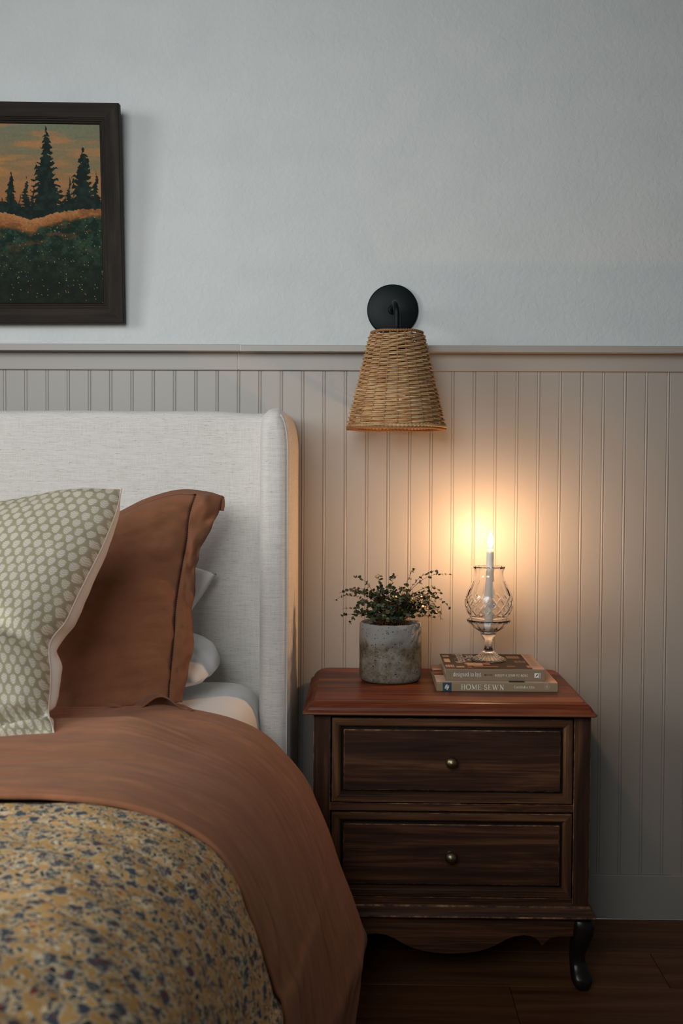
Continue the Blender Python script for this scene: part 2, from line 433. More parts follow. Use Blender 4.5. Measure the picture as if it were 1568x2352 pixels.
# ------------------------------------------------------------------ the setting
# upper wall, plaster
wall = box('wall_back', -2.6, 2.3, 0.0, 0.12, 0.0, 2.75, plaster_m); tag(wall, 'pale grey plaster wall above tongue and groove panelling', kind='structure')
Z_BASE, Z_BEAD, Z_LB, Z_LT = 0.106, 1.302, 1.3435, 1.3590
# beadboard: one board per bead
PIT = 0.0507; BW = 0.0058
x_b = PY(793, 1000, -0.010).x          # one bead's middle
prof = [(0.0, 0.0), (0.0, -0.0088), (0.0006, -0.0098), (0.0012, -0.0100)]
fl_end = PIT - BW - 0.0012
prof += [(fl_end - 0.0009, -0.0100), (fl_end, -0.0098), (fl_end + 0.0006, -0.0086)]
bc = PIT - BW/2 - 0.0002
for k in range(7):
    a = PI * (1 - k/6.0)
    prof.append((bc + BW/2*math.cos(a), -0.0086 - 0.0018*math.sin(a)))
prof += [(PIT - 0.00005, -0.0086), (PIT, 0.0)]
bm = bmesh.new()
va = [bm.verts.new((p[0], p[1], Z_BASE - 0.01)) for p in prof]; vb = [bm.verts.new((p[0], p[1], Z_BEAD + 0.01)) for p in prof]
for i in range(len(prof) - 1): bm.faces.new([va[i], va[i+1], vb[i+1], vb[i]])
bmesh.ops.recalc_face_normals(bm, faces=bm.faces)
bead_me = bpy.data.meshes.new('beadboard_plank'); bm.to_mesh(bead_me); bm.free(); bead_me.materials.append(greige_m)
if bead_me.polygons[3].normal.y > 0: bead_me.flip_normals()
i0 = int((-2.55 - x_b) / PIT); i1 = int((2.2 - x_b) / PIT)
for i in range(i0, i1):
    o = link('beadboard_plank', bead_me, wall, False); o.location = (x_b + i*PIT - bc, 0, 0)
# ledge, in two lengths with a caulked joint, and the board below it
xj = PY(552, 798, -0.057).x; xj2 = PY(547, 830, -0.018).x
led = box('trim_1', -2.6, xj - 0.0004, -0.057, 0.0, Z_LB, Z_LT, greige_m, bevel=0.0012); tag(led, 'greige shelf ledge length on the bed side of its joint', kind='structure')
led2 = box('trim_2', xj + 0.0004, 2.3, -0.057, 0.0, Z_LB - 0.0008, Z_LT - 0.0008, greige_m, bevel=0.0012); tag(led2, 'greige shelf ledge length above the sconce and nightstand', kind='structure')
fr = box('trim_3', -2.6, xj2 - 0.0004, -0.018, 0.0, Z_BEAD, Z_LB + .0005, greige_m, bevel=0.0018); tag(fr, 'flat greige frieze board under the ledge on the bed side', kind='structure')
fr2 = box('trim_4', xj2 + 0.0004, 2.3, -0.0185, 0.0, Z_BEAD, Z_LB + .0005, greige_m, bevel=0.0018); tag(fr2, 'flat greige frieze board under the ledge behind the sconce', kind='structure')
caulk_m = Mat('pale_caulk', (0.56, 0.51, 0.46), 0.6).m
box('caulk_joint', xj - .0012, xj + .0012, -0.0574, -0.02, Z_LB, Z_LT + .0002, caulk_m, led, .0003, 1); box('caulk_joint', xj2 - .001, xj2 + .001, -0.0189, -0.01, Z_BEAD + .002, Z_LB, caulk_m, fr, .0003, 1)
bb = box('baseboard_back', -2.6, 2.3, -0.018, 0.0, 0.0, Z_BASE, greige_m, bevel=0.002); tag(bb, 'plain greige baseboard along the panelled wall', kind='structure')
# floor of long planks running parallel to the wall
fl = box('floor', -2.6, 2.3, -3.3, 0.0, -0.06, -0.016, dark_m); tag(fl, 'dark brown wooden plank floor', kind='structure')
seams = [-0.019, PZ(1250, 2186, 0).y, PZ(1250, 2265.5, 0).y]
wd = seams[1] - seams[2]
while seams[-1] > -3.2: seams.append(seams[-1] - wd)
rowj = {1: PZ(1515, 2228, 0).x, 2: PZ(1182, 2308, 0).x}
for k in range(len(seams) - 1):
    j = rowj.get(k, -1.3 + 0.53*((k*7) % 5))
    cuts = [-2.6] + [x for x in (j - 2.8, j - 1.4, j, j + 1.4, j + 2.8) if -2.55 < x < 2.25] + [2.3]
    for a, b in zip(cuts[:-1], cuts[1:]):
        p = box('plank', a + .0006, b - .0006, seams[k+1] + .0006, seams[k] - .0006, -0.016, random.uniform(-.0004, 0), wood_floor, fl, bevel=0.0008, seg=1)

# ------------------------------------------------------------------ nightstand
ZT = 0.599; YF = -0.45
xl = PY(694, 1624, YF).x; xr = PY(1373, 1629, YF).x
xc = (xl + xr) / 2
YB = -0.022
ns = empty('nightstand', (xc, -0.24, 0), 'dark walnut two drawer nightstand with cabriole legs beside the bed', 'nightstand')
# top: moulded slab with rounded back corners
def top_ring(inset, z, rb):
    x0, x1, y0, y1 = xl + inset, xr - inset, YF + inset, YB - inset*0.3
    pts = []
    def corner(cx, cy, r, a0):
        for k in range(7):
            a = a0 + PI/2*k/6; pts.append((cx + r*math.cos(a), cy + r*math.sin(a), z))
    corner(x0 + .006, y0 + .006, .006, PI); corner(x1 - .006, y0 + .006, .006, 1.5*PI)
    corner(x1 - rb, y1 - rb, rb, 0); corner(x0 + rb, y1 - rb, rb, PI/2)
    return pts
levels = [(0.012, ZT - .0275), (0.002, ZT - .0275), (0.0, ZT - .0255), (0.0005, ZT - .0225), (0.003, ZT - .0205), (0.0065, ZT - .0185), (0.0085, ZT - .0135),
          (0.012, ZT - .0085), (0.0165, ZT - .0045), (0.0215, ZT - .0022), (0.0225, ZT - .0004), (0.024, ZT)]
vs = []
for ins, z in levels: vs += top_ring(ins, z, 0.022)
n = 28; fs = grid_faces(n, len(levels), closed_u=True)
fs.append(tuple(reversed(range(n)))); fs.append(tuple(range((len(levels)-1)*n, len(levels)*n)))
mids = [0]*len(fs)
for j in (2, 9):
    for i in range(n): mids[j*n + i] = 1
worn_top = Mat('worn_red_wood_edge', (0.16, 0.06, 0.028), 0.5, 0.3).m
mesh_obj('top', vs, fs, [wood_top, worn_top], ns, smooth=False, mids=mids)
# carcass
ybf = -0.424
bl = PY(719, 1750, ybf).x; br = PY(1356, 1750, ybf).x
def zrow(py): return PY(1034, py, ybf).z
z_d1t, z_d1b, z_d2t, z_d2b = zrow(1651), zrow(1843.5), zrow(1868), zrow(2059)
dxl, dxr = PY(760, 1750, ybf).x, PY(1316, 1750, ybf).x
zb0, zb1 = zrow(2105), zrow(2077)        # base moulding bottom, top
W = [wood_z, worn_m]; WX = [wood_x, worn_m]
box('post', bl, dxl - .0015, ybf, ybf + .05, zb1 - .004, ZT - .0275, W, ns, .0012, 1, True)
box('post', dxr + .0015, br, ybf, ybf + .05, zb1 - .004, ZT - .0275, W, ns, .0012, 1, True)
box('post', bl, bl + .035, YB - .04, YB - .004, zb1 - .004, ZT - .0275, W, ns, .0012, 1, True)
box('post', br - .035, br, YB - .04, YB - .004, zb1 - .004, ZT - .0275, W, ns, .0012, 1, True)
box('rail', dxl - .0015, dxr + .0015, ybf + .003, ybf + .04, z_d1t + .0038, ZT - .0275, WX, ns, .001, 1, True)
box('rail', dxl - .0015, dxr + .0015, ybf + .001, ybf + .04, z_d2t + .0036, z_d1b - .0028, WX, ns, .001, 1, True)
box('rail', dxl - .0015, dxr + .0015, ybf + .001, ybf + .04, zb1 - .004, z_d2b - .0022, WX, ns, .001, 1, True)
box('side_panel', bl + .004, bl + .016, ybf + .05, YB - .04, zb1 - .004, ZT - .0275, wood_z, ns)
box('side_panel', br - .016, br - .004, ybf + .05, YB - .04, zb1 - .004, ZT - .0275, wood_z, ns)
box('back_panel', bl + .035, br - .035, YB - .016, YB - .008, zb1 - .004, ZT - .0275, wood_z, ns)
box('bottom_panel', bl + .016, br - .016, ybf + .04, YB - .016, zb1, zb1 + .012, wood_x, ns)
# base moulding
mx = PY(1372, 2097, ybf - .02).x - br
def ring(e, z): return [(bl - e, ybf - e, z), (br + e, ybf - e, z), (br + e, YB + min(e, .015), z), (bl - e, YB + min(e, .015), z)]
zz = zb1 - zb0
lv = [(0.0, zb0), (mx - .002, zb0), (mx, zb0 + .0025), (mx - .0005, zb0 + .006), (mx*.80, zb0 + zz*.42), (mx*.5, zb0 + zz*.6), (mx*.3, zb0 + zz*.72), (mx*.26, zb0 + zz*.8), (mx*.22, zb0 + zz*.82), (mx*.1, zb1 - .001), (0.0, zb1)]
vs = []
for e, z in lv: vs += ring(e, z)
fs = grid_faces(4, len(lv), closed_u=True) + [(3, 2, 1, 0), tuple(range((len(lv)-1)*4, len(lv)*4))]
mids = [0]*len(fs)
for j in (2, 8):
    for i in range(4): mids[j*4 + i] = 1
mesh_obj('base_moulding', vs, fs, [wood_x, worn_m], ns, smooth=False, mids=mids)
# apron, scalloped
ya = ybf + .004
def ap(px, py): p = PY(px, py, ya); return (p.x, p.z)
right = [(1026, 2190.5), (1060, 2189), (1090, 2185), (1115, 2178), (1135, 2169), (1155, 2158), (1175, 2149.5), (1195, 2147), (1213, 2149), (1226, 2156), (1232, 2163), (1238, 2173.5), (1243, 2167), (1248, 2160), (1258, 2153), (1275, 2150), (1310, 2151)]
rp = [ap(*p) for p in right]; cx_ap = (bl + br) / 2
rp = [(x - (rp[0][0] - cx_ap), z) for x, z in rp]
out = [(2*cx_ap - x, z) for x, z in reversed(rp[1:])] + rp
out = [(bl + .02, zb0)] + [p for p in out if bl + .02 < p[0] < br - .02] + [(br - .02, zb0)]
poly_prism('apron', out, 'y', ya, ya + .016, WX, ns, .0008, True)
# side aprons
for xs in (bl + .006, br - .020):
    o2 = [(ybf + .02, zb0), (ybf + .05, zb0 - .04), (-.30, zb0 - .045), (-.23, zb0 - .07), (-.16, zb0 - .045), (YB - .03, zb0 - .04), (YB - .02, zb0)]
    poly_prism('apron', o2, 'x', xs, xs + .014, wood_y, ns)
# cabriole legs: rounded-square sections (px centre, px half width, py, forward offset)
secs = [(2104, 1334.5, 23.5, 0.0), (2118, 1336, 25.5, .004), (2132, 1336.5, 26, .007), (2150, 1334.5, 25, .008), (2168, 1331, 22.5, .006), (2186, 1328, 20.5, .001), (2203, 1326, 18.5, -.004),
        (2217, 1325.5, 18.0, -.006), (2230, 1327, 19.0, -.004), (2243, 1330, 22.0, .001), (2255, 1332, 24.0, .007), (2266, 1333, 23.5, .011), (2276, 1334, 19.5, .012), (2283, 1335, 15.5, .011), (2287, 1335.5, 13.0, .010)]
leg_y = ybf + .024
raw = []
for py, pc, hw, fo in secs:
    c = PY(pc, py, leg_y); raw.append((c.z, c.x - br, hw * 2.43 / F, fo))
zlast = raw[-1][0]; zfirst = raw[0][0]
raw = [(zb0 * (z - zlast) / (zfirst - zlast), x, h, fo) for z, x, h, fo in raw]
def leg(sx, sy):
    vs = []; n = 20
    for z, xo, h, fo in reversed(raw):
        xcen = (br + xo) if sx > 0 else (bl - xo)
        ycen = leg_y - fo if sy < 0 else (YB - .024 + fo*0.6)
        for i in range(n):
            a = 2*PI*i/n; ca, sa = math.cos(a), math.sin(a); p = 0.62
            vs.append((xcen + h*math.copysign(abs(ca)**p, ca), ycen + h*.95*math.copysign(abs(sa)**p, sa), z))
    fs = grid_faces(n, len(raw), closed_u=True) + [tuple(reversed(range(n))), tuple(range((len(raw)-1)*n, len(raw)*n))]
    mesh_obj('leg', vs, fs, wood_leg, ns)
for sx in (-1, 1):
    for sy in (-1, 1): leg(sx, sy)
# drawers
def drawer(zb, zt):
    dr = bpy.data.objects.new('drawer', None); COL.objects.link(dr); dr.parent = ns
    dr.location = (0, 0, zb)
    x0, x1 = dxl + .0016, dxr - .0016; yf = ybf - .002
    fw = .0185                                   # width of the flat frame
    Wf = [wood_frame, worn_m]; Wz = [wood_frame_z, worn_m]
    def member(name, quad, mat):                 # mitred frame member: outer edge, inner edge with a moulded slope into the recess
        (ax, az), (bx, bz), (cx2, cz), (dx, dz) = quad     # outer a-b, inner c-d (c next to b)
        ctr = Vector(((x0+x1)/2, 0, (zb+zt)/2))
        def toward(p, q, t): return (p[0] + (q[0]-p[0])*t, p[1] + (q[1]-p[1])*t)
        A, B, C, Dd = (ax, az), (bx, bz), (cx2, cz), (dx, dz)
        rows = []
        for t, y in ((0, yf + .02), (0, yf + .0012), (0.04, yf), (.70, yf), (.80, yf + .0012), (.93, yf + .0045), (1.0, yf + .0085), (1.0, yf + .02)):
            p, q = toward(A, Dd, t), toward(B, C, t); rows.append(((p[0], y, p[1]), (q[0], y, q[1])))
        vs = [v for r in rows for v in r]; fs = [(2*k, 2*k+1, 2*k+3, 2*k+2) for k in range(len(rows)-1)] + [(1, 0, len(vs)-2, len(vs)-1)]
        fs += [tuple(2*k for k in range(len(rows))), tuple(2*k+1 for k in reversed(range(len(rows))))]
        mids = [0]*len(fs); mids[1] = 1
        o = mesh_obj(name, vs, fs, mat, dr, smooth=False, mids=mids)
        bmm = bmesh.new(); bmm.from_mesh(o.data); bmesh.ops.recalc_face_normals(bmm, faces=bmm.faces); bmm.to_mesh(o.data); bmm.free()
    i0, i1, j0, j1 = x0 + fw, x1 - fw, zb + fw, zt - fw
    member('rail', ((x0, zt), (x1, zt), (i1, j1), (i0, j1)), Wf)
    member('rail', ((x1, zb), (x0, zb), (i0, j0), (i1, j0)), Wf)
    member('stile', ((x0, zb), (x0, zt), (i0, j1), (i0, j0)), Wz)
    member('stile', ((x1, zt), (x1, zb), (i1, j0), (i1, j1)), Wz)
    g = .0055
    box('recess', i0 - .001, i1 + .001, yf + .011, yf + .018, j0 - .001, j1 + .001, wood_leg, dr)  # black leg wood here puts the groove's shade into its colour
    box('panel', i0 + g, i1 - g, yf + .0035, yf + .0125, j0 + g, j1 - g, [wood_x, worn_m], dr, .0017, 1, True)
    box('drawer_box', x0 + .004, x1 - .004, yf + .02, YB - .03, zb + .004, zt - .008, wood_x, dr)
    kx, kz = (dxl + dxr)/2 - .002, (zb + zt)/2
    prof = [(.0001, 0), (.0085, 0), (.0088, .0015), (.0075, .003), (.0045, .004), (.0042, .009), (.006, .0115), (.0095, .0135), (.0118, .017), (.0124, .0205), (.0117, .024), (.0093, .0275), (.0055, .030), (.0001, .0308)]
    vs = []; n = 28
    for r, d in prof:
        for i in range(n):
            a = 2*PI*i/n; vs.append((kx + r*math.cos(a), yf + .0035 - d, kz + r*math.sin(a)))
    mesh_obj('knob', vs, grid_faces(n, len(prof), closed_u=True), brass_m, dr)['label'] = 'round antique brass knob'
    return dr
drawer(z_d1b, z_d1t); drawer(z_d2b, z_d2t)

# ------------------------------------------------------------------ bed: headboard with wings, mattress
p_w = PY(593, 1300, -0.34); p_we = PY(655, 1300, -0.335)
WX0 = p_w.x; WX1 = WX0 + 0.068            # wing inside and outside faces
ZH = 1.2015; BCX = -1.03                    # bed's middle
bed = empty('bed', (BCX, -0.1, 0), 'upholstered bed with oatmeal linen winged headboard', 'bed')
# panel with a rolled top edge
prof = []
yb0, yf0, R = -0.035, -0.13, 0.022
prof = [(yb0, .12), (yb0, ZH - .02)] + [(yb0 - .02 + .02*math.cos(a), ZH - .02 + .02*math.sin(a)) for a in np.linspace(0.2, PI/2, 5)]
prof += [(yf0 + R + R*math.cos(a), ZH - .001 - R + R*math.sin(a)) for a in np.linspace(PI/2, PI, 8)] + [(yf0, .9), (yf0, .6), (yf0, .12)]
nx = 90; vs = []
xa, xb = 2*BCX - WX0 - .02, WX0 + .02
for i in range(nx):
    x = xa + (xb - xa)*i/(nx - 1)
    edge = math.exp(-((x - WX0)/.05)**2)*.012 + math.exp(-((x - (2*BCX - WX0))/.05)**2)*.012
    for (y, z) in prof:
        dz = .0022*nz(x*5, 0.3) - (.006*math.exp(-((x - WX0 + .03)/.06)**2)) if z > ZH - .05 else 0
        vs.append((x, y - (edge if y < -.1 else 0)*.6, z + dz))
m = len(prof); fs = []
for i in range(nx - 1):
    for j in range(m - 1): fs.append((i*m+j, i*m+j+1, (i+1)*m+j+1, (i+1)*m+j))
fs.append(tuple(range(m))); fs.append(tuple((nx-1)*m + k for k in reversed(range(m))))
mesh_obj('headboard_panel', vs, fs, linen_m, bed)
def wing(x0, x1, flip):
    zt = PY(636, 936.5, -0.33).z; a = (x1 - x0)/2; c = (x0 + x1)/2
    lv = [(-.342, .033), (-.3412, .026), (-.338, .0175), (-.331, .0095), (-.320, .0035), (-.302, 0), (-.25, 0), (-.12, 0), (-.04, 0), (-.032, .004), (-.030, .012)]
    vs = []
    for y, e in lv:
        ar, al = a - e*(.85 if not flip else .7), a - e*(.85 if flip else .7); top = zt - e
        sec = [(-al, .02), (-al, .4), (-al, .7), (-al, zt - .12)]
        for t in np.linspace(PI, PI/2, 12): sec.append((al*math.copysign(abs(math.cos(t))**.8, math.cos(t)), (zt - .055) + (top - zt + .055)*math.sin(t)**.85))
        for t in np.linspace(PI/2, 0, 14)[1:]: sec.append((ar*math.cos(t)**.85, (zt - .095) + (top - zt + .095)*math.sin(t)**.9))
        sec += [(ar, zt - .15), (ar, .7), (ar, .4), (ar, .02)]
        if flip: sec = [(-x, z) for x, z in reversed(sec)]
        for x, z in sec: vs.append((c + x + .0012*nz(z*6, y*9), y, z))
    n = len(sec); fs = grid_faces(n, len(lv))
    fs.append(tuple(range(n))); fs.append(tuple((len(lv)-1)*n + k for k in reversed(range(n))))
    for j in range(len(lv) - 1): fs.append((j*n, j*n + n - 1, (j+1)*n + n - 1, (j+1)*n))
    o = mesh_obj('wing', vs, fs, linen_m, bed)
    bmm = bmesh.new(); bmm.from_mesh(o.data); bmesh.ops.recalc_face_normals(bmm, faces=bmm.faces); bmm.to_mesh(o.data); bmm.free()
    k = 3; seam = [Vector(vs[k*n + i]) + Vector(((.0008 if not flip else -.0008), -.0012, 0)) for i in (range(18, n) if not flip else range(0, n - 18))]
    s = tube('welt', seam, .0016, seam_m, bed, 6)
wing(WX0, WX1, False); wing(2*BCX - WX1, 2*BCX - WX0, True)
XE = PY(588, 1672, -0.42).x                 # mattress edge
for s, x0 in ((1, XE - .05), (-1, 2*BCX - XE + .02)):
    box('side_rail', x0, x0 + .03, -2.06, -.14, .10, .284, linen_m, bed, .006)
box('foot_rail', 2*BCX - XE + .02, XE - .02, -2.09, -2.06, .10, .284, linen_m, bed, .006)
box('slat_base', 2*BCX - XE + .05, XE - .05, -2.06, -.14, .24, .2898, wood_x, bed)
for x0 in (2*BCX - XE + .04, XE - .09):
    box('leg', x0, x0 + .05, -2.04, -1.99, 0, .10, wood_leg, bed, .003)
    box('leg', x0, x0 + .05, -.20, -.15, 0, .10, wood_leg, bed, .003)
# mattress with fitted sheet, rounded in plan and along the top
ZM = 0.594
def mat_ring(ins, z, nseg=14):
    x0, x1, y0, y1 = 2*BCX - XE + ins, XE - ins, -2.09 + ins, -.155 - ins; r = max(.09 - ins, .01)
    pts = []
    for cx, cy, a0 in ((x1 - r, y1 - r, 0), (x0 + r, y1 - r, PI/2), (x0 + r, y0 + r, PI), (x1 - r, y0 + r, 1.5*PI)):
        for k in range(nseg):
            a = a0 + PI/2*k/(nseg - 1); pts.append((cx + r*math.cos(a), cy + r*math.sin(a), z))
    return pts
lv = [(.02, .29), (.004, .295), (0, .31), (0, .40), (0, .48), (.0015, .52), (.006, .548), (.014, .568), (.026, .583), (.042, .592), (.065, .5965), (.10, ZM + .001), (.16, ZM - .004), (.24, ZM - .010), (.4, ZM - .010)]
vs = []
for ins, z in lv:
    for (x, y, zz_) in mat_ring(ins, z):
        vs.append((x + .003*nz(x*8, y*9, zz_*6), y, zz_ + (.004*nz(x*7 + y*3, y*16, 1.0) if zz_ > .56 else 0)))
n = len(mat_ring(0, 0)); fs = grid_faces(n, len(lv), closed_u=True) + [tuple(reversed(range(n))), tuple(range((len(lv)-1)*n, len(lv)*n))]
mt = mesh_obj('mattress', vs, fs, sheet_m); tag(mt, 'mattress in a white fitted sheet under the rust duvet', 'mattress')

# ------------------------------------------------------------------ duvet and quilt
YH = -0.72                                   # head-side hem of the turned-back duvet
far_px = [(300, 1632), (380, 1630), (440, 1640), (520, 1662), (600, 1700), (660, 1760), (702, 1820), (745, 1905), (772, 1980), (802, 2060), (823, 2130), (834, 2163), (824, 2205), (812, 2280), (805, 2352)]
far = [PY(px, py, YH) for px, py in far_px]; far = [(p.x, p.z) for p in far]
YN = -1.335                                  # near edge of the duvet band
near_px = [(0, 1832), (120, 1834), (240, 1842), (330, 1860), (400, 1884), (460, 1915), (505, 1950), (547, 2010), (592, 2115), (640, 2285), (656, 2352)]
near = [PY(px, py, YN) for px, py in near_px]; near = [(p.x, p.z) for p in near]
NS = 170
def section(pts, ztop, zend):
    """from the bed's middle outwards and down, resampled evenly by length"""
    P = [(BCX, ztop), (-.95, ztop), (-.80, ztop - .001)] + [p for p in pts if p[0] > -.72]
    ex = P[-1]; pr = P[-2]
    if ex[1] > zend + .02: P.append((ex[0] + (ex[0]-pr[0])*.25, zend))
    return spline(P, NS)
far_s = section(far, .611, .055); near_s = section(near, .640, .06)
def drape_pt(s, y, lift=0.0):
    t = (y - YH) / (YN - YH); t = max(-.15, min(1.35, t))
    a = far_s; b = near_s; f = s * (NS - 1); i = min(int(f), NS - 2); fr_ = f - i
    pa = a[i]*(1-fr_) + a[i+1]*fr_; pb = b[i]*(1-fr_) + b[i+1]*fr_
    ta = a[i+1]-a[i]; tb = b[i+1]-b[i]
    p = pa*(1-t) + pb*t; tg = ta*(1-t) + tb*t; tg = tg/np.linalg.norm(tg)
    nrm = np.array([-tg[1], tg[0]])
    return p + nrm*lift, nrm
LEN = float(np.sum(np.linalg.norm(np.diff(near_s, axis=0), axis=1)))
def drape(name, ys, lift, mat, wrinkle, thick, smin=-1.0, smax=1.0, subs=1, ufn=None):
    nu = 2*NS + 1 if smin < 0 else NS
    vs, uv = [], []
    for j, y in enumerate(ys):
        for i in range(nu):
            s = smin + (smax - smin)*i/(nu - 1); sa = abs(s)
            yy = y + (ufn(sa, y) if ufn else 0)
            p, nr = drape_pt(sa, yy, lift + wrinkle(sa*LEN, yy, math.copysign(1, s)))
            x = p[0] if s >= 0 else 2*BCX - p[0]
            yo = yy; z = p[1]
            if yy < -2.06:                   # falls over the foot of the bed
                k = (-2.06 - yy); yo = -2.06 - min(k, .09)*.9; z = max(z - max(0, k - .03)*.95, .12)
            vs.append((x, yo, z)); uv.append((s*LEN, yy))
    o = mesh_obj(name, vs, grid_faces(nu, len(ys)), mat, None, uv=uv)
    md = o.modifiers.new('thickness', 'SOLIDIFY'); md.thickness = thick; md.offset = -1.0
    if subs: sd = o.modifiers.new('soft', 'SUBSURF'); sd.levels = subs; sd.render_levels = subs
    return o
def duvet_wr(s, y, sg):
    side = max(0, min(1, (s - LEN*.42) / .18))
    wq = .05*nz(s*4, y*4, 6)
    a = .0060*nz(s*2.6 + 2, (y + wq)*11 + s*2.5, sg) + .0011*nz(s*5, (y + wq)*42 + s*6, 4 + sg)
    rd = nz(s*2.2 + 9, (y + wq)*17 + s*2.0, 11 + sg); a += .0055*max(0, 1 - abs(rd)/.09)*(.5 + nz(s*3, y*3, 2))
    a += side*(.010*nz(s*1.6 + 5, y*9 + s*1.5, 7 + sg) + .002*nz(s*3, y*20, 3))
    yq_ = -.915 + .02*nz(s*4, 3.3) - .03*max(0, s - .5)
    k_ = max(0, min(1, (yq_ - y)/.014)); fade = max(0, 1 - max(0, yq_ - y - .014)/.22)*max(0, min(1, (LEN*.50 - s)/.12 + .5))
    a -= .013*math.exp(-((y - yq_ - .007)/.007)**2)*max(0, min(1, (LEN*.50 - s)/.12 + .5))
    a += .019*k_*k_*(3 - 2*k_)*fade          # the upper layer's soft fold across the bed
    d = y - YN - .045 - .03*max(0, s - LEN*.55)
    a -= .0028*math.exp(-(d/.0032)**2)                                      # stitched hem line
    e = min(1, (y - YN)/.02) if y > YN else 0
    return a - .006*(1 - e)
ysd = list(np.linspace(YH, YN, 150))
def duvet_edge(s, y):
    t = (y - YH)/(YN - YH)
    head = .035*nz(s*5, 2.2)*(1 - t)**2
    nearw = (.018*nz(s*7, 9.1))*t**3
    return head + nearw
dv = drape('duvet', ysd, .0, duvet_m, duvet_wr, .009, ufn=duvet_edge)
tag(dv, 'rust brown linen duvet turned back across the bed', 'duvet')
def quilt_wr(s, y, sg):
    a = .006*nz(s*5, y*6, sg) + .0045*nz(s*12 + y*5, y*17, 3 + sg) + .0006*math.sin(y*2*PI/.026 + 3*nz(s*5, y*6, 2)) + .0022*nz(s*30, y*34, 8)
    # a crease running across towards the foot
    yc = -1.80 - .10*math.sin(s*2.2) ; a -= .016*math.exp(-((y - yc)/.018)**2)*(1 if s < LEN*.55 else max(0, 1 - (s - LEN*.55)/.1))
    a += .010*math.exp(-((y - yc + .05)/.03)**2)
    a -= .013*max(0, min(1, (y + 1.36)/.05))
    return a
ysq = list(np.linspace(-1.295, -2.06, 170)) + list(np.linspace(-2.07, -2.5, 24))
ql = drape('quilt', ysq, -.008, quilt_m, quilt_wr, .007, subs=1)
tag(ql, 'ochre quilt with small blue, cream and red floral print', 'quilt')

# ------------------------------------------------------------------ pillows
def coons(top, right, bottom, left, nu, nv):
    T, B = spline(top, nu), spline(bottom, nu); Rr, L = spline(right, nv), spline(left, nv)
    u = np.linspace(0, 1, nu)[None, :, None]; v = np.linspace(0, 1, nv)[:, None, None]
    S = (1-v)*T[None] + v*B[None] + (1-u)*L[:, None] + u*Rr[:, None]
    S -= (1-u)*(1-v)*T[0] + u*(1-v)*T[-1] + (1-u)*v*B[0] + u*v*B[-1]
    return S
def pillow_sides(S, nrm, tf, tb, wr, pw=2.4, ex=.55):
    nv, nu = S.shape[:2]
    u = np.linspace(-1, 1, nu)[None, :]; v = np.linspace(-1, 1, nv)[:, None]
    h = ((1 - np.abs(u)**pw) * (1 - np.abs(v)**pw)).clip(0)**ex
    nrm = np.array(nrm)/np.linalg.norm(nrm)
    Fp, Bp = S.copy(), S.copy()
    for j in range(nv):
        for i in range(nu):
            Fp[j, i] += nrm*(tf*h[j, i] + wr(u[0, i], v[j, 0], 0)*min(1, h[j, i]*4))
            Bp[j, i] -= nrm*(tb*h[j, i] + wr(u[0, i], v[j, 0], 5)*min(1, h[j, i]*4))
    return Fp, Bp
def surf(name, G, mat, parent, uvs=None, flip=False):
    nv, nu = G.shape[:2]; fs = grid_faces(nu, nv)
    if flip: fs = [tuple(reversed(f)) for f in fs]
    return mesh_obj(name, G.reshape(-1, 3), fs, mat, parent, uv=uvs)
def closed_pillow(name, Fp, Bp, mat, parent=None):
    nv, nu = Fp.shape[:2]; fs = grid_faces(nu, nv) + [tuple(reversed(f)) for f in grid_faces(nu, nv, nu*nv)]
    o = mesh_obj(name, np.concatenate([Fp.reshape(-1, 3), Bp.reshape(-1, 3)]), fs, mat, parent)
    bmm = bmesh.new(); bmm.from_mesh(o.data); bmesh.ops.remove_doubles(bmm, verts=bmm.verts, dist=.0004); bmesh.ops.recalc_face_normals(bmm, faces=bmm.faces)
    bmm.to_mesh(o.data); bmm.free(); o.data.polygons.foreach_set('use_smooth', [True]*len(o.data.polygons))
    return o
# a sleeping pillow lying flat behind the sham
pe = PY(497, 1535, -0.33)
X1 = pe.x; zl = .655
S = coons([(X1-.66, -.165, zl), (X1-.3, -.155, zl), (X1-.02, -.17, zl+.012)], [(X1-.02, -.17, zl+.012), (X1+.004, -.30, zl+.004), (X1+.002, -.36, zl-.008), (X1-.03, -.44, zl-.022)],
          [(X1-.66, -.43, zl), (X1-.3, -.44, zl-.012), (X1-.03, -.44, zl-.022)], [(X1-.66, -.165, zl), (X1-.68, -.30, zl), (X1-.66, -.43, zl)], 60, 50)
Fp, Bp = pillow_sides(S, (0, 0, 1), .072, .045, lambda u, v, k: .006*nz(u*2.5+k, v*5, 1) + .003*nz(u*9, v*6, k), 3.0, .5)
pl = closed_pillow('pillow', Fp, Bp, sheet_m); tag(pl, 'white sleeping pillow lying flat on the mattress behind the rust sham', 'pillow')
# a second one leaning on the headboard, only its corner shows
yq = -.20
def Q(px, py, y=yq): p = PY(px, py, y); return (p.x, p.y, p.z)
S = coons([Q(-260, 1295), Q(120, 1280), Q(380, 1290), Q(498, 1318, -.185)], [Q(498, 1318, -.185), Q(462, 1372, -.20), Q(436, 1412, -.22), Q(442, 1452, -.24)],
          [Q(-230, 1455, -.24), Q(150, 1455, -.24), Q(442, 1452, -.24)], [Q(-260, 1295), Q(-215, 1380), Q(-230, 1455, -.24)], 60, 40)
Fp, Bp = pillow_sides(S, (0, -1, .3), .045, .03, lambda u, v, k: .004*nz(u*3+k, v*4, 1), 2.2, .6)
pl2 = closed_pillow('pillow', Fp, Bp, sheet_m); tag(pl2, 'white pillow leaning on the headboard, only its pointed corner showing', 'pillow')

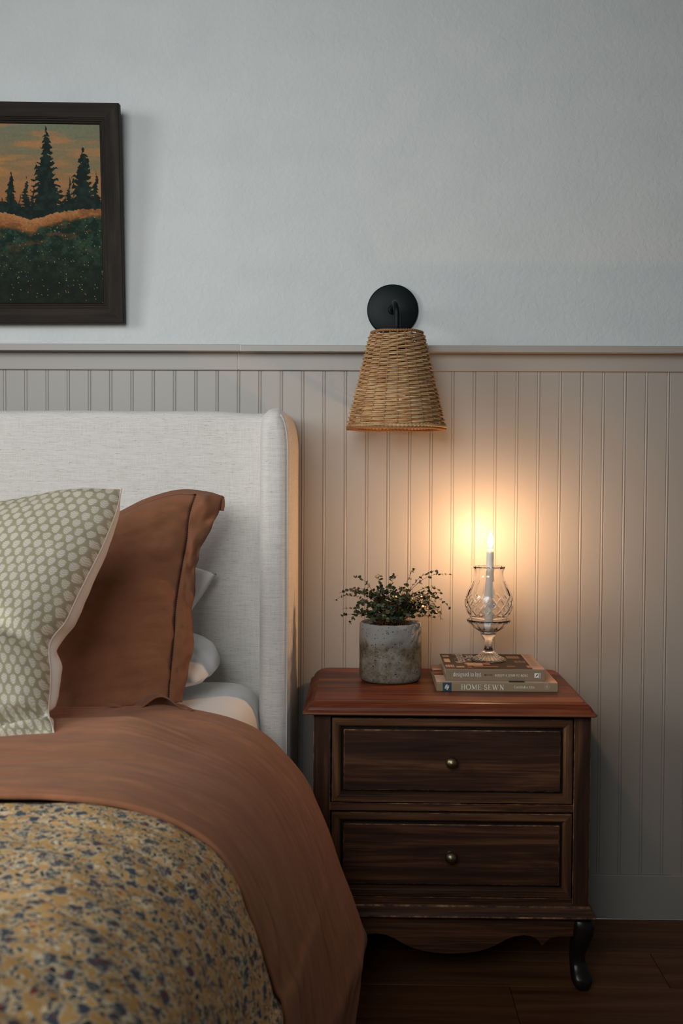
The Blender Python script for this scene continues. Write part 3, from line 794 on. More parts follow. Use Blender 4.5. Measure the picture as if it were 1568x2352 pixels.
# rust sham with hemstitched flange
def Q3(px, py, y): p = PY(px, py, y); return (p.x, p.y, p.z)
def ysh(py): return -.285 - .30*max(0, min(1, (py - 1130)/500.0))**1.15
hem_px = [(452, 1134), (441, 1165), (433, 1200), (430, 1240), (419, 1300), (409, 1360), (404, 1400), (402, 1440), (397, 1500), (391, 1560), (388, 1612)]
hem = [Q3(x, y, ysh(y)) for x, y in hem_px]
top = [Q3(-420, 1150, -.29), Q3(-250, 1200, -.29), Q3(0, 1240, -.29), Q3(160, 1228, -.29), Q3(258, 1192, -.29), Q3(330, 1157, -.287), Q3(400, 1136, -.285), hem[0]]
bot = [Q3(-420, 1636, -.58), Q3(0, 1636, -.585), Q3(200, 1634, -.585), Q3(300, 1625, -.585), hem[-1]]
left = [top[0], Q3(-380, 1400, -.44), bot[0]]
S = coons(top, hem, bot, left, 110, 80)
def sham_wr(u, v, k):
    e = max(0, (u - .55)/.45)
    return .004*nz(u*3 + k, v*3, 1) + .016*e*nz(u*4 + k, v*11, 2) + .011*e*e*nz(u*9, v*24, 6) + .002*nz(u*14, v*14, k) - .006*math.exp(-((v - .1 + (u-.1)*.55)/.05)**2)*math.exp(-((u-.25)/.35)**2)
Fp, Bp = pillow_sides(S, (-.05, -1, .42), .085, .03, sham_wr, 2.6, .72)
sham = empty('pillow_sham', (sum(p[0] for p in bot)/5, -.5, ZM), 'large rust brown linen sham with hemstitched flange leaning upright', 'pillow')
closed_pillow('cushion_body', Fp, Bp, rust_m, sham)
def strip(name, inner, outer, mat, parent, ripple, nu=90, nw=14, thick=.0022):
    A, B = spline(inner, nu), spline(outer, nu); vs = []
    for j in range(nw):
        t = j/(nw-1)
        for i in range(nu):
            p = A[i]*(1-t) + B[i]*t; p = p + np.array(ripple(i/(nu-1), t)); vs.append(p)
    o = mesh_obj(name, vs, grid_faces(nu, nw), mat, parent)
    md = o.modifiers.new('thickness', 'SOLIDIFY'); md.thickness = thick; md.offset = 0
    return o
outer_px = [(512, 1140), (503, 1172), (484, 1212), (463, 1255), (450, 1295), (447, 1335), (446, 1370), (439, 1400), (441, 1440), (444, 1475), (442, 1505), (432, 1540), (424, 1575), (419, 1612)]
outer = [Q3(x, y, ysh(y) + .02) for x, y in outer_px]
def rip(s, t):
    a = t*(1-.3*t)*1.6
    return (.003*a*nz(s*14, t*2, 8), -.010*a*nz(s*9, t*1.5, 3) - .020*math.sin(PI*t)*(.5 + 1.3*nz(s*11, 1.0)) - .012*a*nz(s*20, t*3, 4), .002*a*nz(s*12, 5))
strip('flange', hem, outer, rust_m, sham, rip)
# the flange along the top, and the tip folded over at the corner
strip('flange', top[3:], [Q3(130, 1226, -.27), Q3(255, 1184, -.268), Q3(330, 1148, -.265), Q3(400, 1127, -.262), Q3(450, 1126, -.26), Q3(512, 1140, -.265)], rust_m, sham, lambda s, t: (0, -.002*nz(s*9, t), 0), 50, 8)
strip('flange_corner', [Q3(470, 1128, -.262), Q3(492, 1133, -.263), Q3(515, 1142, -.266)], [Q3(492, 1168, -.268), Q3(503, 1172, -.27), Q3(514, 1173, -.27)], rust_m, sham, lambda s, t: (.002*math.sin(PI*t), -.004*math.sin(PI*t), 0), 14, 8)
# bottom flange lying on the duvet
bo = [Q3(130, 1640, -.60), Q3(220, 1636, -.60), Q3(300, 1627, -.60), Q3(350, 1620, -.60), Q3(388, 1614, -.60)]
bo2 = [Q3(125, 1650, -.72), Q3(215, 1645, -.72), Q3(300, 1634, -.735), Q3(370, 1627, -.75), Q3(444, 1638, -.75)]
strip('flange', bo, bo2, rust_m, sham, lambda s, t: (0, 0, .014*math.sin(PI*t*.7)*(1 + .8*math.sin(s*17 + 1))*(.25 + s)), 60, 10)
# hemstitch: a row of tiny dark holes
vs, fs = [], []
Hs = spline(hem, 96)
nF = Vector((-.05, -1, .42)).normalized()
for k in range(1, 95):
    c = Vector(Hs[k]); t = (Vector(Hs[min(k+1, 95)]) - Vector(Hs[k-1])).normalized(); sx_ = t.cross(nF).normalized(); o_ = len(vs)
    c = c + nF*.0035
    for i in range(6):
        a = 2*PI*i/6; vs.append(c + t*(.0011*math.cos(a)) + sx_*(.0010*math.sin(a)))
    vs.append(c + nF*.0006); fs += [(o_+i, o_+(i+1) % 6, o_+6) for i in range(6)]
hs = mesh_obj('hemstitch', vs, fs, dark_m, sham); hs['kind'] = 'stuff'; hs['label'] = 'row of tiny dark hemstitch holes'

# block-printed pillow with a white back
def yg(py): return -.56 - .465*max(0, min(1, (py - 1120)/585.0))**1.0
right_px = [(279, 1123), (268, 1172), (252, 1215), (232, 1262), (205, 1315), (180, 1365), (150, 1428), (122, 1462), (112, 1490), (116, 1545), (114, 1600), (111, 1640), (120, 1668), (127, 1700)]
G = lambda x, y: Q3(x, y, yg(y))
tp = [G(-330, 1165), G(-200, 1190), G(-60, 1172), G(60, 1147), G(140, 1131), G(220, 1125), G(279, 1123)]
rt = [G(x, y) for x, y in right_px]
bt = [G(-330, 1700), G(-150, 1706), G(0, 1706), G(60, 1704), G(127, 1700)]
lf = [tp[0], G(-300, 1450), bt[0]]
S = coons(tp, rt, bt, lf, 100, 100)
def gr_wr(u, v, k):
    e = max(0, (u - .3)/.7)
    a = .005*nz(u*2.5 + k, v*2.5, 3) + .003*e*nz(u*5, v*12, k)
    a -= .016*math.exp(-((v - .22 - (u - .55)*.35)/.07)**2)*max(0, min(1, (u - .0)/.5))       # pinch where the pillow folds in
    dl = v - (1.0 - .17*(u + .2)); a -= .034*math.exp(-(dl/.028)**2)*max(0, min(1, (u + .2)/.3)); a -= .012*max(0, dl)/.1*(1 if u > 0 else 0)       # low fold by the corner
    return a
Fp, _ = pillow_sides(S, (-.1, -1, .62), .085, .10, gr_wr, 2.5, .5)
_, Bp = pillow_sides(S, (-.30, -1, .12), .085, .15, gr_wr, 2.5, .5)
gp = empty('block_print_pillow', (float(S[-1, 50, 0]), -.93, .66), 'sage green pillow printed with small cream flowers, white backed', 'pillow')
nv, nu = S.shape[:2]
uvs = [(.50*i/(nu-1), .50*(1 - j/(nv-1))) for j in range(nv) for i in range(nu)]
surf('printed_front', Fp, print_m, gp, uvs)
surf('white_back', Bp, sheet_m, gp, None, True)
tube('piping', [tuple(p) for p in spline(tp, 40)] + [tuple(p) for p in spline(rt, 60)[1:]], .0016, cloth('pink_piping', (0.66, 0.52, 0.44), .05), gp, 6)

# ------------------------------------------------------------------ framed painting
pic = empty('framed_painting', tuple(PY(130, 742, -0.02)), 'framed oil painting of dark spruces in a dusk meadow', 'painting')
c_tr, c_br = PY(271.5, 236, -0.072), PY(283.5, 742, -0.034)
c_tl, c_bl = PY(0, 232, -0.072), PY(0, 742.5, -0.034)
ext = 0.36                                     # the frame goes on past the left of the photograph
def along(a, b, k): return a + (b - a).normalized()*(-k)
c_tl = along(c_tl, c_tr, ext); c_bl = along(c_bl, c_br, ext)
Wd = (c_tr - c_tl).length; Ht = (c_tr - c_br).length
nrm_p = (c_tr - c_tl).cross(c_tr - c_br).normalized()
if nrm_p.y > 0: nrm_p = -nrm_p
def FP(u, v, d):  # u, v in metres from the top right corner (leftwards, down); d depth behind the face
    a = c_tr.lerp(c_tl, u/Wd); b = c_br.lerp(c_bl, u/Wd)
    return a.lerp(b, v/Ht) - nrm_p*d
fwid = .0475
def fr_member(name, a, b, mat):
    """mitred moulding between two outer corners (u, v)"""
    rows = [(0, .026), (0, .003), (.0012, 0), (.033, 0), (.0345, .0015), (.0365, .0015), (.0375, .004), (.0405, .004), (.042, .0075), (.0455, .0085), (.0475, .014), (.0475, .026)]
    vs = []
    for t, d in rows:
        for (u, v) in (a, b):
            uu = t if u == 0 else Wd - t; vv = t if v == 0 else Ht - t
            vs.append(FP(uu, vv, d))
    fs = [(2*k, 2*k+1, 2*k+3, 2*k+2) for k in range(len(rows)-1)] + [(1, 0, len(vs)-2, len(vs)-1)]
    o = mesh_obj(name, vs, fs, mat, pic, smooth=False)
    bmm = bmesh.new(); bmm.from_mesh(o.data); bmesh.ops.recalc_face_normals(bmm, faces=bmm.faces); bmm.to_mesh(o.data); bmm.free()
fr_member('frame_stile', (0, 0), (0, Ht), frame_m); fr_member('frame_stile', (Wd, 0), (Wd, Ht), frame_m)
fr_member('frame_rail', (0, 0), (Wd, 0), frame_x_m); fr_member('frame_rail', (0, Ht), (Wd, Ht), frame_x_m)
# the painting itself: colours in a grid, drawn as seen and divided by the light that falls on it
PWp, PHp = 560, 402                            # 1 mm-ish cells; x measured leftwards from the right inner edge
yy, xx = np.mgrid[0:PHp, 0:PWp].astype(float); X = 233 - xx; Y = 293 + yy      # photo-like coordinates
def fbm(sx, sy, seed, octs=4):
    r = np.random.default_rng(seed); out = np.zeros((PHp, PWp)); amp = 1.0; tot = 0
    for o in range(octs):
        gx, gy = int(PWp/sx) + 3, int(PHp/sy) + 3; g = r.random((gy, gx))
        fx, fy = xx/sx, yy/sy; ix, iy = fx.astype(int), fy.astype(int); tx, ty = fx-ix, fy-iy
        tx, ty = tx*tx*(3-2*tx), ty*ty*(3-2*ty)
        out += amp*((g[iy, ix]*(1-tx) + g[iy, ix+1]*tx)*(1-ty) + (g[iy+1, ix]*(1-tx) + g[iy+1, ix+1]*tx)*ty)
        tot += amp; amp *= .5; sx, sy = max(sx/2, 1.01), max(sy/2, 1.01)
    return out/tot
def lerp(a, b, t): return a*(1-t[..., None]) + b*t[..., None]
c = lambda *v: np.array(v, float)
t = np.clip((Y - 293)/190, 0, 1); img = lerp(c(100, 104, 84), c(142, 92, 54), t)
cl = fbm(120, 22, 3); img = lerp(img, c(150, 106, 70), np.clip((cl - .48)*5, 0, .8)*np.clip(1.1 - t*.5, 0, 1))
cl2 = fbm(90, 16, 11); img = lerp(img, c(92, 98, 78), np.clip((cl2 - .52)*5, 0, .7)*(1 - t))
img = lerp(img, c(168, 112, 60), np.clip((fbm(140, 14, 5) - .55)*5, 0, .7)*np.clip(1 - abs(t - .45)*2.5, 0, 1)*np.clip((150 - X)/120, 0, 1))
img = lerp(img, c(120, 60, 34), np.clip((Y - 455)/30, 0, .6)*np.clip((120 - X)/80, 0, 1))
tn = fbm(7, 7, 21, 3); tcol = lerp(c(20, 30, 27), c(34, 48, 40), np.clip((fbm(9, 9, 22) - .4)*2, 0, 1))
hill = np.interp(X, [-330, -200, -100, 0, 30, 70, 90, 130, 180, 235], [500, 486, 494, 488, 494, 506, 502, 490, 482, 481])
def tree(cx, ty, by, hw, col=None, dense=1.0):
    f = (Y - ty)/(by - ty); inside = (f > 0) & (f < 1.15)
    tier = 7.0 if hw < 20 else 13.0
    nstep = (by - ty)/tier; saw = (f*nstep + .18*np.sin(X*.3) + np.abs(X - cx)*.020) % 1.0
    wdt = hw*np.clip(f, 0, 1)**.92*(.50 + .50*saw) + (tn - .5)*hw*.5*np.clip(f*3, .25, 1)
    m = inside & (np.abs(X - cx - 2*np.sin(f*9)) < np.maximum(wdt, .9*np.clip(f*8, 0, 1))) & ((tn > .30) | (f > .25))
    return m
mask = np.zeros((PHp, PWp), bool)
for a in ((47, 447, 492, 6), (5, 455, 492, 10), (170, 440, 480, 9), (150, 452, 492, 10)):
    m = tree(*a); img = np.where(m[..., None], lerp(tcol, img, np.full((PHp, PWp), .25)), img)
for a in ((109, 296, 492, 50), (193, 339, 486, 44), (27, 394, 492, 20), (62, 405, 492, 15), (78, 428, 492, 9), (161, 407, 486, 11), (222, 396, 486, 15), (-60, 350, 495, 30), (-130, 400, 495, 22), (-190, 330, 490, 40), (-270, 380, 490, 30)):
    mask |= tree(*a)
mask |= (Y > hill - 22 + 14*(fbm(16, 8, 31) - .5)*2 + np.clip((X - 130)/8, -1, 1)*3) & (Y < hill + 4)
img = np.where(mask[..., None], tcol, img)
below = Y > hill + 6*(fbm(5, 4, 41) - .5)
g1 = fbm(14, 12, 43); sp1 = fbm(3, 3, 47, 2)
grass = lerp(c(20, 34, 28), c(42, 60, 46), np.clip((g1 - .35)*2.2 + (sp1 - .5)*1.2, 0, 1))
grass = lerp(grass, c(24, 26, 20), np.clip((Y - 560)/120, 0, .75))
depth = np.clip((Y - hill)/np.interp(X, [-100, 0, 60, 110, 235], [40, 36, 34, 26, 20]), 0, 1.4)
gold = lerp(c(150, 104, 66), c(118, 72, 38), np.clip(depth + (sp1 - .5), 0, 1))
grd = lerp(gold, grass, np.clip((depth - .75)*3.2 + (g1 - .5)*2, 0, 1))
grd = lerp(grd, c(96, 58, 34), np.clip((fbm(40, 14, 53) - .58)*6, 0, .6)*np.clip(1.6 - (Y - hill)/70, 0, 1))
fl_ = rng.random((PHp, PWp)) > .9965; fl_ = (fl_ | np.roll(fl_, 1, 0) | np.roll(fl_, 1, 1)) & (depth > .6)
fcol = np.array([[170, 130, 60], [190, 180, 140], [140, 90, 40], [90, 120, 100]], float)[rng.integers(0, 4, (PHp, PWp))]
grd = np.where(fl_[..., None], lerp(grd, fcol, np.full((PHp, PWp), .75)), grd)
img = np.where(below[..., None], grd, img)
img = img*(0.94 + .12*fbm(3, 2.5, 61, 2))[..., None]
alb = np.clip(lin(img)/0.88, 0, .9)
iw, ih = Wd - 2*fwid, Ht - 2*fwid
def canvas(name, arr, ptf, mat, parent):
    H_, W_ = arr.shape[:2]
    vs = [ptf(i/(W_-1), j/(H_-1)) for j in range(H_) for i in range(W_)]
    o = mesh_obj(name, vs, [tuple(reversed(f)) for f in grid_faces(W_, H_)], mat, parent)
    ca = o.data.color_attributes.new('Col', 'FLOAT_COLOR', 'POINT')
    ca.data.foreach_set('color', np.concatenate([arr, np.ones((H_, W_, 1))], 2).astype(np.float32).ravel())
    return o
ncols = int(min(PWp, iw/ih*PHp))
cv = canvas('canvas', alb[:, :ncols], lambda a, b: FP(fwid + a*iw, fwid + b*ih, .0125), vcol_mat('oil_paint', .6, .06, .25), pic)
tag(cv, 'landscape with spruces under an orange sky')

# ------------------------------------------------------------------ wall sconce
cp = PY(901.5, 711.5, -0.012)
ya_ = -0.145
sx0 = PY(910.5, 860, ya_).x
z_top, z_bot = PY(911, 763, ya_).z, PY(910, 984, ya_).z
r_top, r_bot = 57.5*2.715/F, 110.5*2.715/F
sc = empty('wall_sconce', (cp.x, -0.01, cp.z), 'black wall sconce with tapered woven rattan shade over the nightstand', 'sconce')
prof = [(.0001, .0), (.0600, .0), (.0604, .001), (.0604, .0075), (.0596, .0092), (.0575, .0100), (.02, .0104), (.0001, .0105)]
vs = []; n = 72
for r, d in prof:
    for i in range(n):
        a = 2*PI*i/n; vs.append((cp.x + r*math.cos(a), -.0005 - d, cp.z + r*math.sin(a)))
mesh_obj('backplate', vs, grid_faces(n, len(prof), closed_u=True), iron_m, sc)
arm = [(cp.x, -.008, cp.z), (cp.x + .0005, -.04, cp.z), (cp.x + .001, -.09, cp.z + .001)]
xa_ = sx0
for k in range(9):
    a = PI/2*k/8; arm.append((cp.x + (xa_ - cp.x)*(.3 + .7*k/8), ya_ + .026 - .026*math.sin(a), cp.z + .001 - .026 + .026*math.cos(a)))
arm += [(xa_, ya_, cp.z - .05), (xa_, ya_, z_top - .018)]
tube('arm', arm, .0072, iron_m, sc, 16)
lathe('arm_collar', [(.0001, 0), (.011, 0), (.0115, .002), (.0105, .006), (.0085, .007), (.0001, .007)], (0, 0, 0), iron_m, sc, 24, cap=False).matrix_local = Matrix.Translation(Vector((cp.x, -.0105, cp.z)) - Vector(sc.location)) @ Matrix.Rotation(PI/2, 4, 'X')
lathe('socket', [(.0001, 0), (.018, 0), (.019, -.004), (.0185, -.045), (.0165, -.055), (.0001, -.055)], (xa_, ya_, z_top - .012), iron_m, sc, 28, cap=False)
lathe('bulb', [(.0001, -.001), (.012, 0), (.0125, -.012), (.018, -.03), (.024, -.05), (.0245, -.064), (.019, -.08), (.010, -.087), (.0001, -.089)], (xa_, ya_, z_top - .066), Mat('opal_glass', (.75, .73, .68), .35, .5).m, sc, 28, cap=False)
# spider ring holding the shade
for k in range(3):
    a = 2*PI*k/3 + .4; zz_ = z_top - .014
    tube('spider_arm', [(xa_ + .016*math.cos(a), ya_ + .016*math.sin(a), zz_), (xa_ + (r_top + .002)*math.cos(a), ya_ + (r_top + .002)*math.sin(a), zz_ + .006)], .0014, iron_m, sc, 6)
shade = bpy.data.objects.new('shade', None); COL.objects.link(shade); shade.parent = sc; shade.location = (xa_ - cp.x, ya_ + .01, z_bot - cp.z)
shade['label'] = 'tapered natural rattan weave'
NST, NR = 22, 43
Hs_ = z_top - z_bot
def r_at(z): return r_bot + (r_top - r_bot)*((z - z_bot)/Hs_)
vs, fs = [], []; SEG = NST*6
for k in range(NR):
    z0 = z_bot + .008 + (Hs_ - .014)*(k + .5)/NR; ph = random.uniform(0, 6.3); tone = []
    pts = []
    for i in range(SEG):
        a = 2*PI*i/SEG; wv = math.cos(a*NST/2 + PI*(k % 2))
        wv = math.copysign(abs(wv)**.8, wv)
        zz_ = z0 + .0008*math.sin(a*3 + ph) + .0006*nz(a*6, k*1.7, 2)
        rr = r_at(zz_) + .0042*wv + .0006*nz(a*4, k*2.1)
        pts.append((xa_ + rr*math.cos(a), ya_ + rr*math.sin(a), zz_))
    tube_geo(pts, .00195 + .00035*random.random(), 6, vs, fs, closed=True)
wv_ = mesh_obj('weave', vs, fs, cane_m, shade); wv_['kind'] = 'stuff'
vs, fs = [], []
for k in range(NST):
    a = 2*PI*(k + .5)/NST
    pts = [(xa_ + (r_at(z))*math.cos(a), ya_ + (r_at(z))*math.sin(a), z) for z in np.linspace(z_bot + .002, z_top - .001, 8)]
    tube_geo(pts, .0022, 6, vs, fs)
st_ = mesh_obj('stakes', vs, fs, cane_dark_m, shade); st_['kind'] = 'stuff'
def rope(name, r, z, rad, turns, mat, parent):
    pts = [(xa_ + r*math.cos(2*PI*i/240), ya_ + r*math.sin(2*PI*i/240), z + .0006*math.sin(2*PI*i/240*5)) for i in range(240)]
    rd = [rad*(1 + .22*math.sin(2*PI*i/240*turns)) for i in range(240)]
    return tube(name, pts, rd, mat, parent, 8, closed=True)
rope('top_rim', r_top + .0005, z_top - .001, .0028, 60, cane_dark_m, shade)
rope('bottom_rim', r_bot + .001, z_bot + .004, .0036, 80, cane_m, shade)
rope('bottom_rim', r_bot + .001, z_bot - .0015, .0030, 80, cane_dark_m, shade)

# ------------------------------------------------------------------ lettering: strokes with serifs (unit cap height)
def arc(cx, cy, rx, ry, a0, a1, n=14): return [(cx + rx*math.cos(math.radians(a0 + (a1-a0)*k/n)), cy + ry*math.sin(math.radians(a0 + (a1-a0)*k/n))) for k in range(n + 1)]
TK, TN = .125, .055
def sf(x, y, w=.15): return ([(x - w, y), (x + w, y)], .04)
def st(x, y0, y1, t=TK, s0=True, s1=True):
    o = [([(x, y0), (x, y1)], t)]
    if s0: o.append(sf(x, y0 + .02))
    if s1: o.append(sf(x, y1 - .02))
    return o
XH = .66
GL = {
 'H': (.86, st(.2, 0, 1) + st(.66, 0, 1) + [([(.2, .52), (.66, .52)], TN)]),
 'O': (.94, [(arc(.47, .5, .40, .5, 0, 360, 30), 'round')]),
 'M': (1.1, [([(.2, 0), (.2, 1)], TN), sf(.2, .02), sf(.15, .98, .1), ([(.2, 1), (.55, .08)], TK), ([(.55, .08), (.9, 1)], TN)] + st(.9, 0, 1)),
 'E': (.74, st(.2, 0, 1) + [([(.2, .97), (.62, .97)], TN), ([(.2, .03), (.64, .03)], TN), ([(.2, .52), (.52, .52)], TN), ([(.62, .8), (.62, .99)], TN), ([(.64, .02), (.64, .22)], TN), ([(.52, .42), (.52, .62)], TN)]),
 'S': (.66, [(arc(.33, .74, .22, .24, 30, 250, 14) + arc(.33, .27, .24, .25, 80, -150, 14), .09), ([(.53, .75), (.53, .98)], TN), ([(.1, .05), (.1, .27)], TN)]),
 'W': (1.26, [([(.14, 1), (.4, 0)], TK), ([(.4, 0), (.64, .95)], TN), ([(.56, 1), (.84, 0)], TK), ([(.84, 0), (1.1, 1)], TN), sf(.14, .98), sf(1.1, .98), sf(.58, .98)]),
 'N': (.96, [([(.2, 0), (.2, 1)], TN), sf(.2, .02), sf(.16, .98, .1), ([(.2, 1), (.74, 0)], TK), ([(.74, 0), (.74, 1)], TN), sf(.74, .98)]),
 'A': (.86, [([(.12, 0), (.43, 1)], TN), ([(.43, 1), (.74, 0)], TK), ([(.24, .35), (.62, .35)], TN), sf(.12, .02), sf(.74, .02)]),
 'L': (.72, st(.2, 0, 1) + [([(.2, .03), (.62, .03)], TN), ([(.62, .02), (.62, .24)], TN)]),
 'Y': (.82, [([(.12, 1), (.42, .48)], TK), ([(.72, 1), (.42, .48)], TN), sf(.12, .98), sf(.72, .98)] + st(.42, 0, .5, TK, True, False)),
 'D': (.9, st(.2, 0, 1) + [([(.2, .97)] + arc(.36, .5, .42, .47, 90, -90, 16) + [(.2, .03)], .085)]),
 'I': (.4, st(.2, 0, 1)),
 'P': (.74, st(.2, 0, 1) + [([(.2, .97)] + arc(.38, .73, .26, .24, 90, -90, 12) + [(.2, .48)], .075)]),
 'R': (.84, st(.2, 0, 1) + [([(.2, .97)] + arc(.38, .74, .25, .23, 90, -90, 12) + [(.2, .5)], .075), ([(.42, .5), (.74, 0)], TK)]),
 'T': (.78, st(.39, 0, 1, TK, True, False) + [([(.08, .97), (.7, .97)], TN), ([(.08, .78), (.08, .98)], TN), ([(.7, .78), (.7, .98)], TN)]),
 'C': (.84, [(arc(.46, .5, .38, .48, 45, 315, 24), .09), ([(.73, .76), (.73, .98)], TN)]),
 '&': (.9, [([(.8, .02), (.3, .68)] + arc(.4, .8, .14, .17, 200, -60, 14) + [(.22, .4)] + arc(.33, .22, .2, .2, 130, 320, 12) + [(.7, .45)], .075)]),
 'd': (.68, [(arc(.3, XH/2, .22, XH/2 - .02, 0, 360, 22), .085)] + st(.53, 0, 1.02, TK, True, False) + [([(.42, 1.0), (.53, 1.0)], .04)]),
 'e': (.58, [([(.1, .36), (.5, .36)] + arc(.3, XH/2, .21, XH/2 - .02, 8, 320, 22), .075)]),
 's': (.48, [(arc(.24, .48, .14, .15, 30, 250, 12) + arc(.24, .17, .16, .16, 80, -150, 12), .075)]),
 'i': (.36, st(.18, 0, XH, TK, True, False) + [([(.07, XH-.02), (.18, XH-.02)], .04), ([(.12, .9), (.25, .9)], .13)]),
 'g': (.62, [(arc(.28, .44, .19, .2, 0, 360, 20), .075), (arc(.29, -.12, .23, .17, 0, 360, 20), .06), ([(.2, .25), (.12, .14), (.22, .06), (.4, .04)], .06), ([(.44, .56), (.58, .64)], .06)]),
 'n': (.72, st(.18, 0, XH, TK, True, False) + [([(.07, XH-.02), (.18, XH-.02)], .04), ([(.18, .46)] + arc(.36, .44, .17, .2, 150, 0, 12), .07)] + st(.53, 0, .46, TK, True, False)),
 't': (.42, [([(.2, .92), (.2, .16)] + arc(.31, .14, .11, .12, 180, 320, 8), .10), ([(.06, XH-.02), (.36, XH-.02)], .05)]),
 'o': (.62, [(arc(.31, XH/2, .24, XH/2 - .01, 0, 360, 24), .09)]),
 'l': (.36, st(.18, 0, 1.02, TK, True, False) + [([(.07, 1.0), (.18, 1.0)], .04)]),
 'a': (.58, [(arc(.27, .5, .17, .15, 160, 0, 10) + [(.44, .06), (.54, .02)], .10), (arc(.26, .19, .17, .17, 60, 330, 18), .07)]),
 'r': (.48, st(.18, 0, XH, TK, True, False) + [([(.07, XH-.02), (.18, XH-.02)], .04), ([(.18, .42), (.28, .6), (.42, .62)], .09)]),
 'y': (.6, [([(.1, XH), (.3, .05)], .11), ([(.52, XH), (.26, -.2), (.12, -.26)], .06)]),
 ' ': (.34, []),
}
def text_mesh(name, s, size, origin, ex, ey, mat, parent, track=0.0, width=None, bold=1.0):
    """letters laid from origin along ex with up ey, as flat ink just off the surface"""
    ex, ey = Vector(ex), Vector(ey); vs, fs = [], []
    total = sum(GL[ch][0] + track for ch in s)
    sx = (width/total) if width else size
    x = 0
    nrm = ex.cross(ey)
    for q, ch in enumerate(s):
        adv, strokes = GL[ch]
        for k, (pts, t) in enumerate(strokes):
            rnd = t == 'round'
            m = len(pts)
            P = [Vector(((px_ + x)*sx, py_*size)) for px_, py_ in pts]; o_ = len(vs)
            for i in range(m):
                a = P[max(i-1, 0)]; b = P[min(i+1, m-1)]
                if (pts[0][0]-pts[-1][0])**2 + (pts[0][1]-pts[-1][1])**2 < 1e-8 and m > 4:
                    a = P[(i-1) % (m-1)]; b = P[(i+1) % (m-1)]
                d = (b - a); d = d.normalized() if d.length > 0 else Vector((1, 0))
                nn = Vector((-d.y, d.x)); th = (.055 + .085*abs(d.y)) if rnd else t
                hw = th*bold*.5*(sx*abs(nn.x) + size*abs(nn.y))
                for sgn in (1, -1):
                    v = P[i] + nn*hw*sgn
                    vs.append(Vector(origin) + ex*v.x + ey*v.y + nrm*(.00001*k))
            fs += [(o_+2*i, o_+2*i+1, o_+2*i+3, o_+2*i+2) for i in range(m - 1)]
        x += adv + track
    return mesh_obj(name, vs, fs, mat, parent, smooth=False)

# ------------------------------------------------------------------ books
ink_w = Mat('pale_print', (.72, .68, .60), .6).m
ink_d = Mat('dark_print', (.03, .022, .016), .6).m
def book(name, label, x0, x1, y0, y1, z0, z1, c_spine, c_back, cover_art, board=.0026):
    b = empty(name, ((x0+x1)/2, (y0+y1)/2, z0), label, 'book')
    box('back_cover', x0, x1, y0 + .0004, y1, z0, z0 + board, c_back, b, .0006, 1)
    fc = box('front_cover', x0, x1, y0 + .0004, y1, z1 - board, z1, c_back, b, .0006, 1)
    # rounded spine
    sp_ = [(y0 + .006, z0), (y0 + .0012, z0), (y0 + .0002, z0 + .0012), (y0, z0 + .003), (y0, z1 - .003), (y0 + .0002, z1 - .0012), (y0 + .0012, z1), (y0 + .006, z1), (y0 + .006, z1 - board), (y0 + .003, z1 - board), (y0 + .003, z0 + board), (y0 + .006, z0 + board)]
    poly_prism('spine', sp_, 'x', x0, x1, c_spine, b)
    # page block with fine leaves
    pb = []
    bm = bmesh.new(); npg = 9; zs = np.linspace(z0 + board, z1 - board, npg + 1)
    for k in range(npg): bm_box(bm, x0 + .004 + .0004*(k % 2), x1 - .004 - .0004*(k % 2), y0 + .003, y1 - .004 - .0005*(k % 2), zs[k] + .0001, zs[k+1] - .0001)
    pg = bm_obj('pages', bm, paper_m, b); pg['kind'] = 'stuff'
    art = canvas('cover_print', cover_art, lambda a, t_: Vector((x1 + (x0 - x1)*a, y1 - .0008 + (y0 + .0025 - y1)*t_, z1 + .00012)), vcol_mat(name + '_cover_print', .5, .2), b)
    return b
zA = ZT
fA = PZ(1140, 1588.5, zA); yA0 = fA.y
xA0, xA1 = PZ(1002.5, 1588, zA).x, PZ(1279, 1588.5, zA).x
zA1 = PY(1140, 1567.5, yA0).z
dA = .228
yB0 = PZ(1137, 1564.5, zA1).y; xB0, xB1 = PZ(1023.5, 1564, zA1).x, PZ(1250, 1565, zA1).x
zB1 = PY(1137, 1537, yB0).z; yB1 = PZ(1115, 1502.5, zB1).y
dB = min(yB1 - yB0, -.03 - yB0)
def paint(w_, h_, base): return np.ones((h_, w_, 3))*lin(base)
# lower book: photo of folded cloth, only a strip shows
A = paint(100, 60, (205, 180, 160)); h_, w_ = A.shape[:2]; jj, ii = np.mgrid[0:h_, 0:w_]
A[(jj < 14)] = lin((170, 130, 110)); A[(jj >= 20) & (jj < 38) & (ii > 80)] = lin((120, 66, 48)); A[(jj > 25) & (jj < 30) & (ii > 84)] = lin((170, 92, 62)); A[(jj >= 38) & (jj < 40)] = lin((230, 190, 165))
A[(ii < 12)] = lin((196, 150, 128)); A[(jj > 50) & (ii > 26) & (ii < 40)] = lin((52, 56, 40))
lb = book('book', 'lower tan book on the nightstand, spine lettered HOME SEWN', xA0, xA1, yA0, yA0 + dA, zA, zA1, Mat('olive_tan_spine', (.27, .195, .105), .45).m, Mat('olive_tan_board', (.33, .25, .16), .5).m, A)
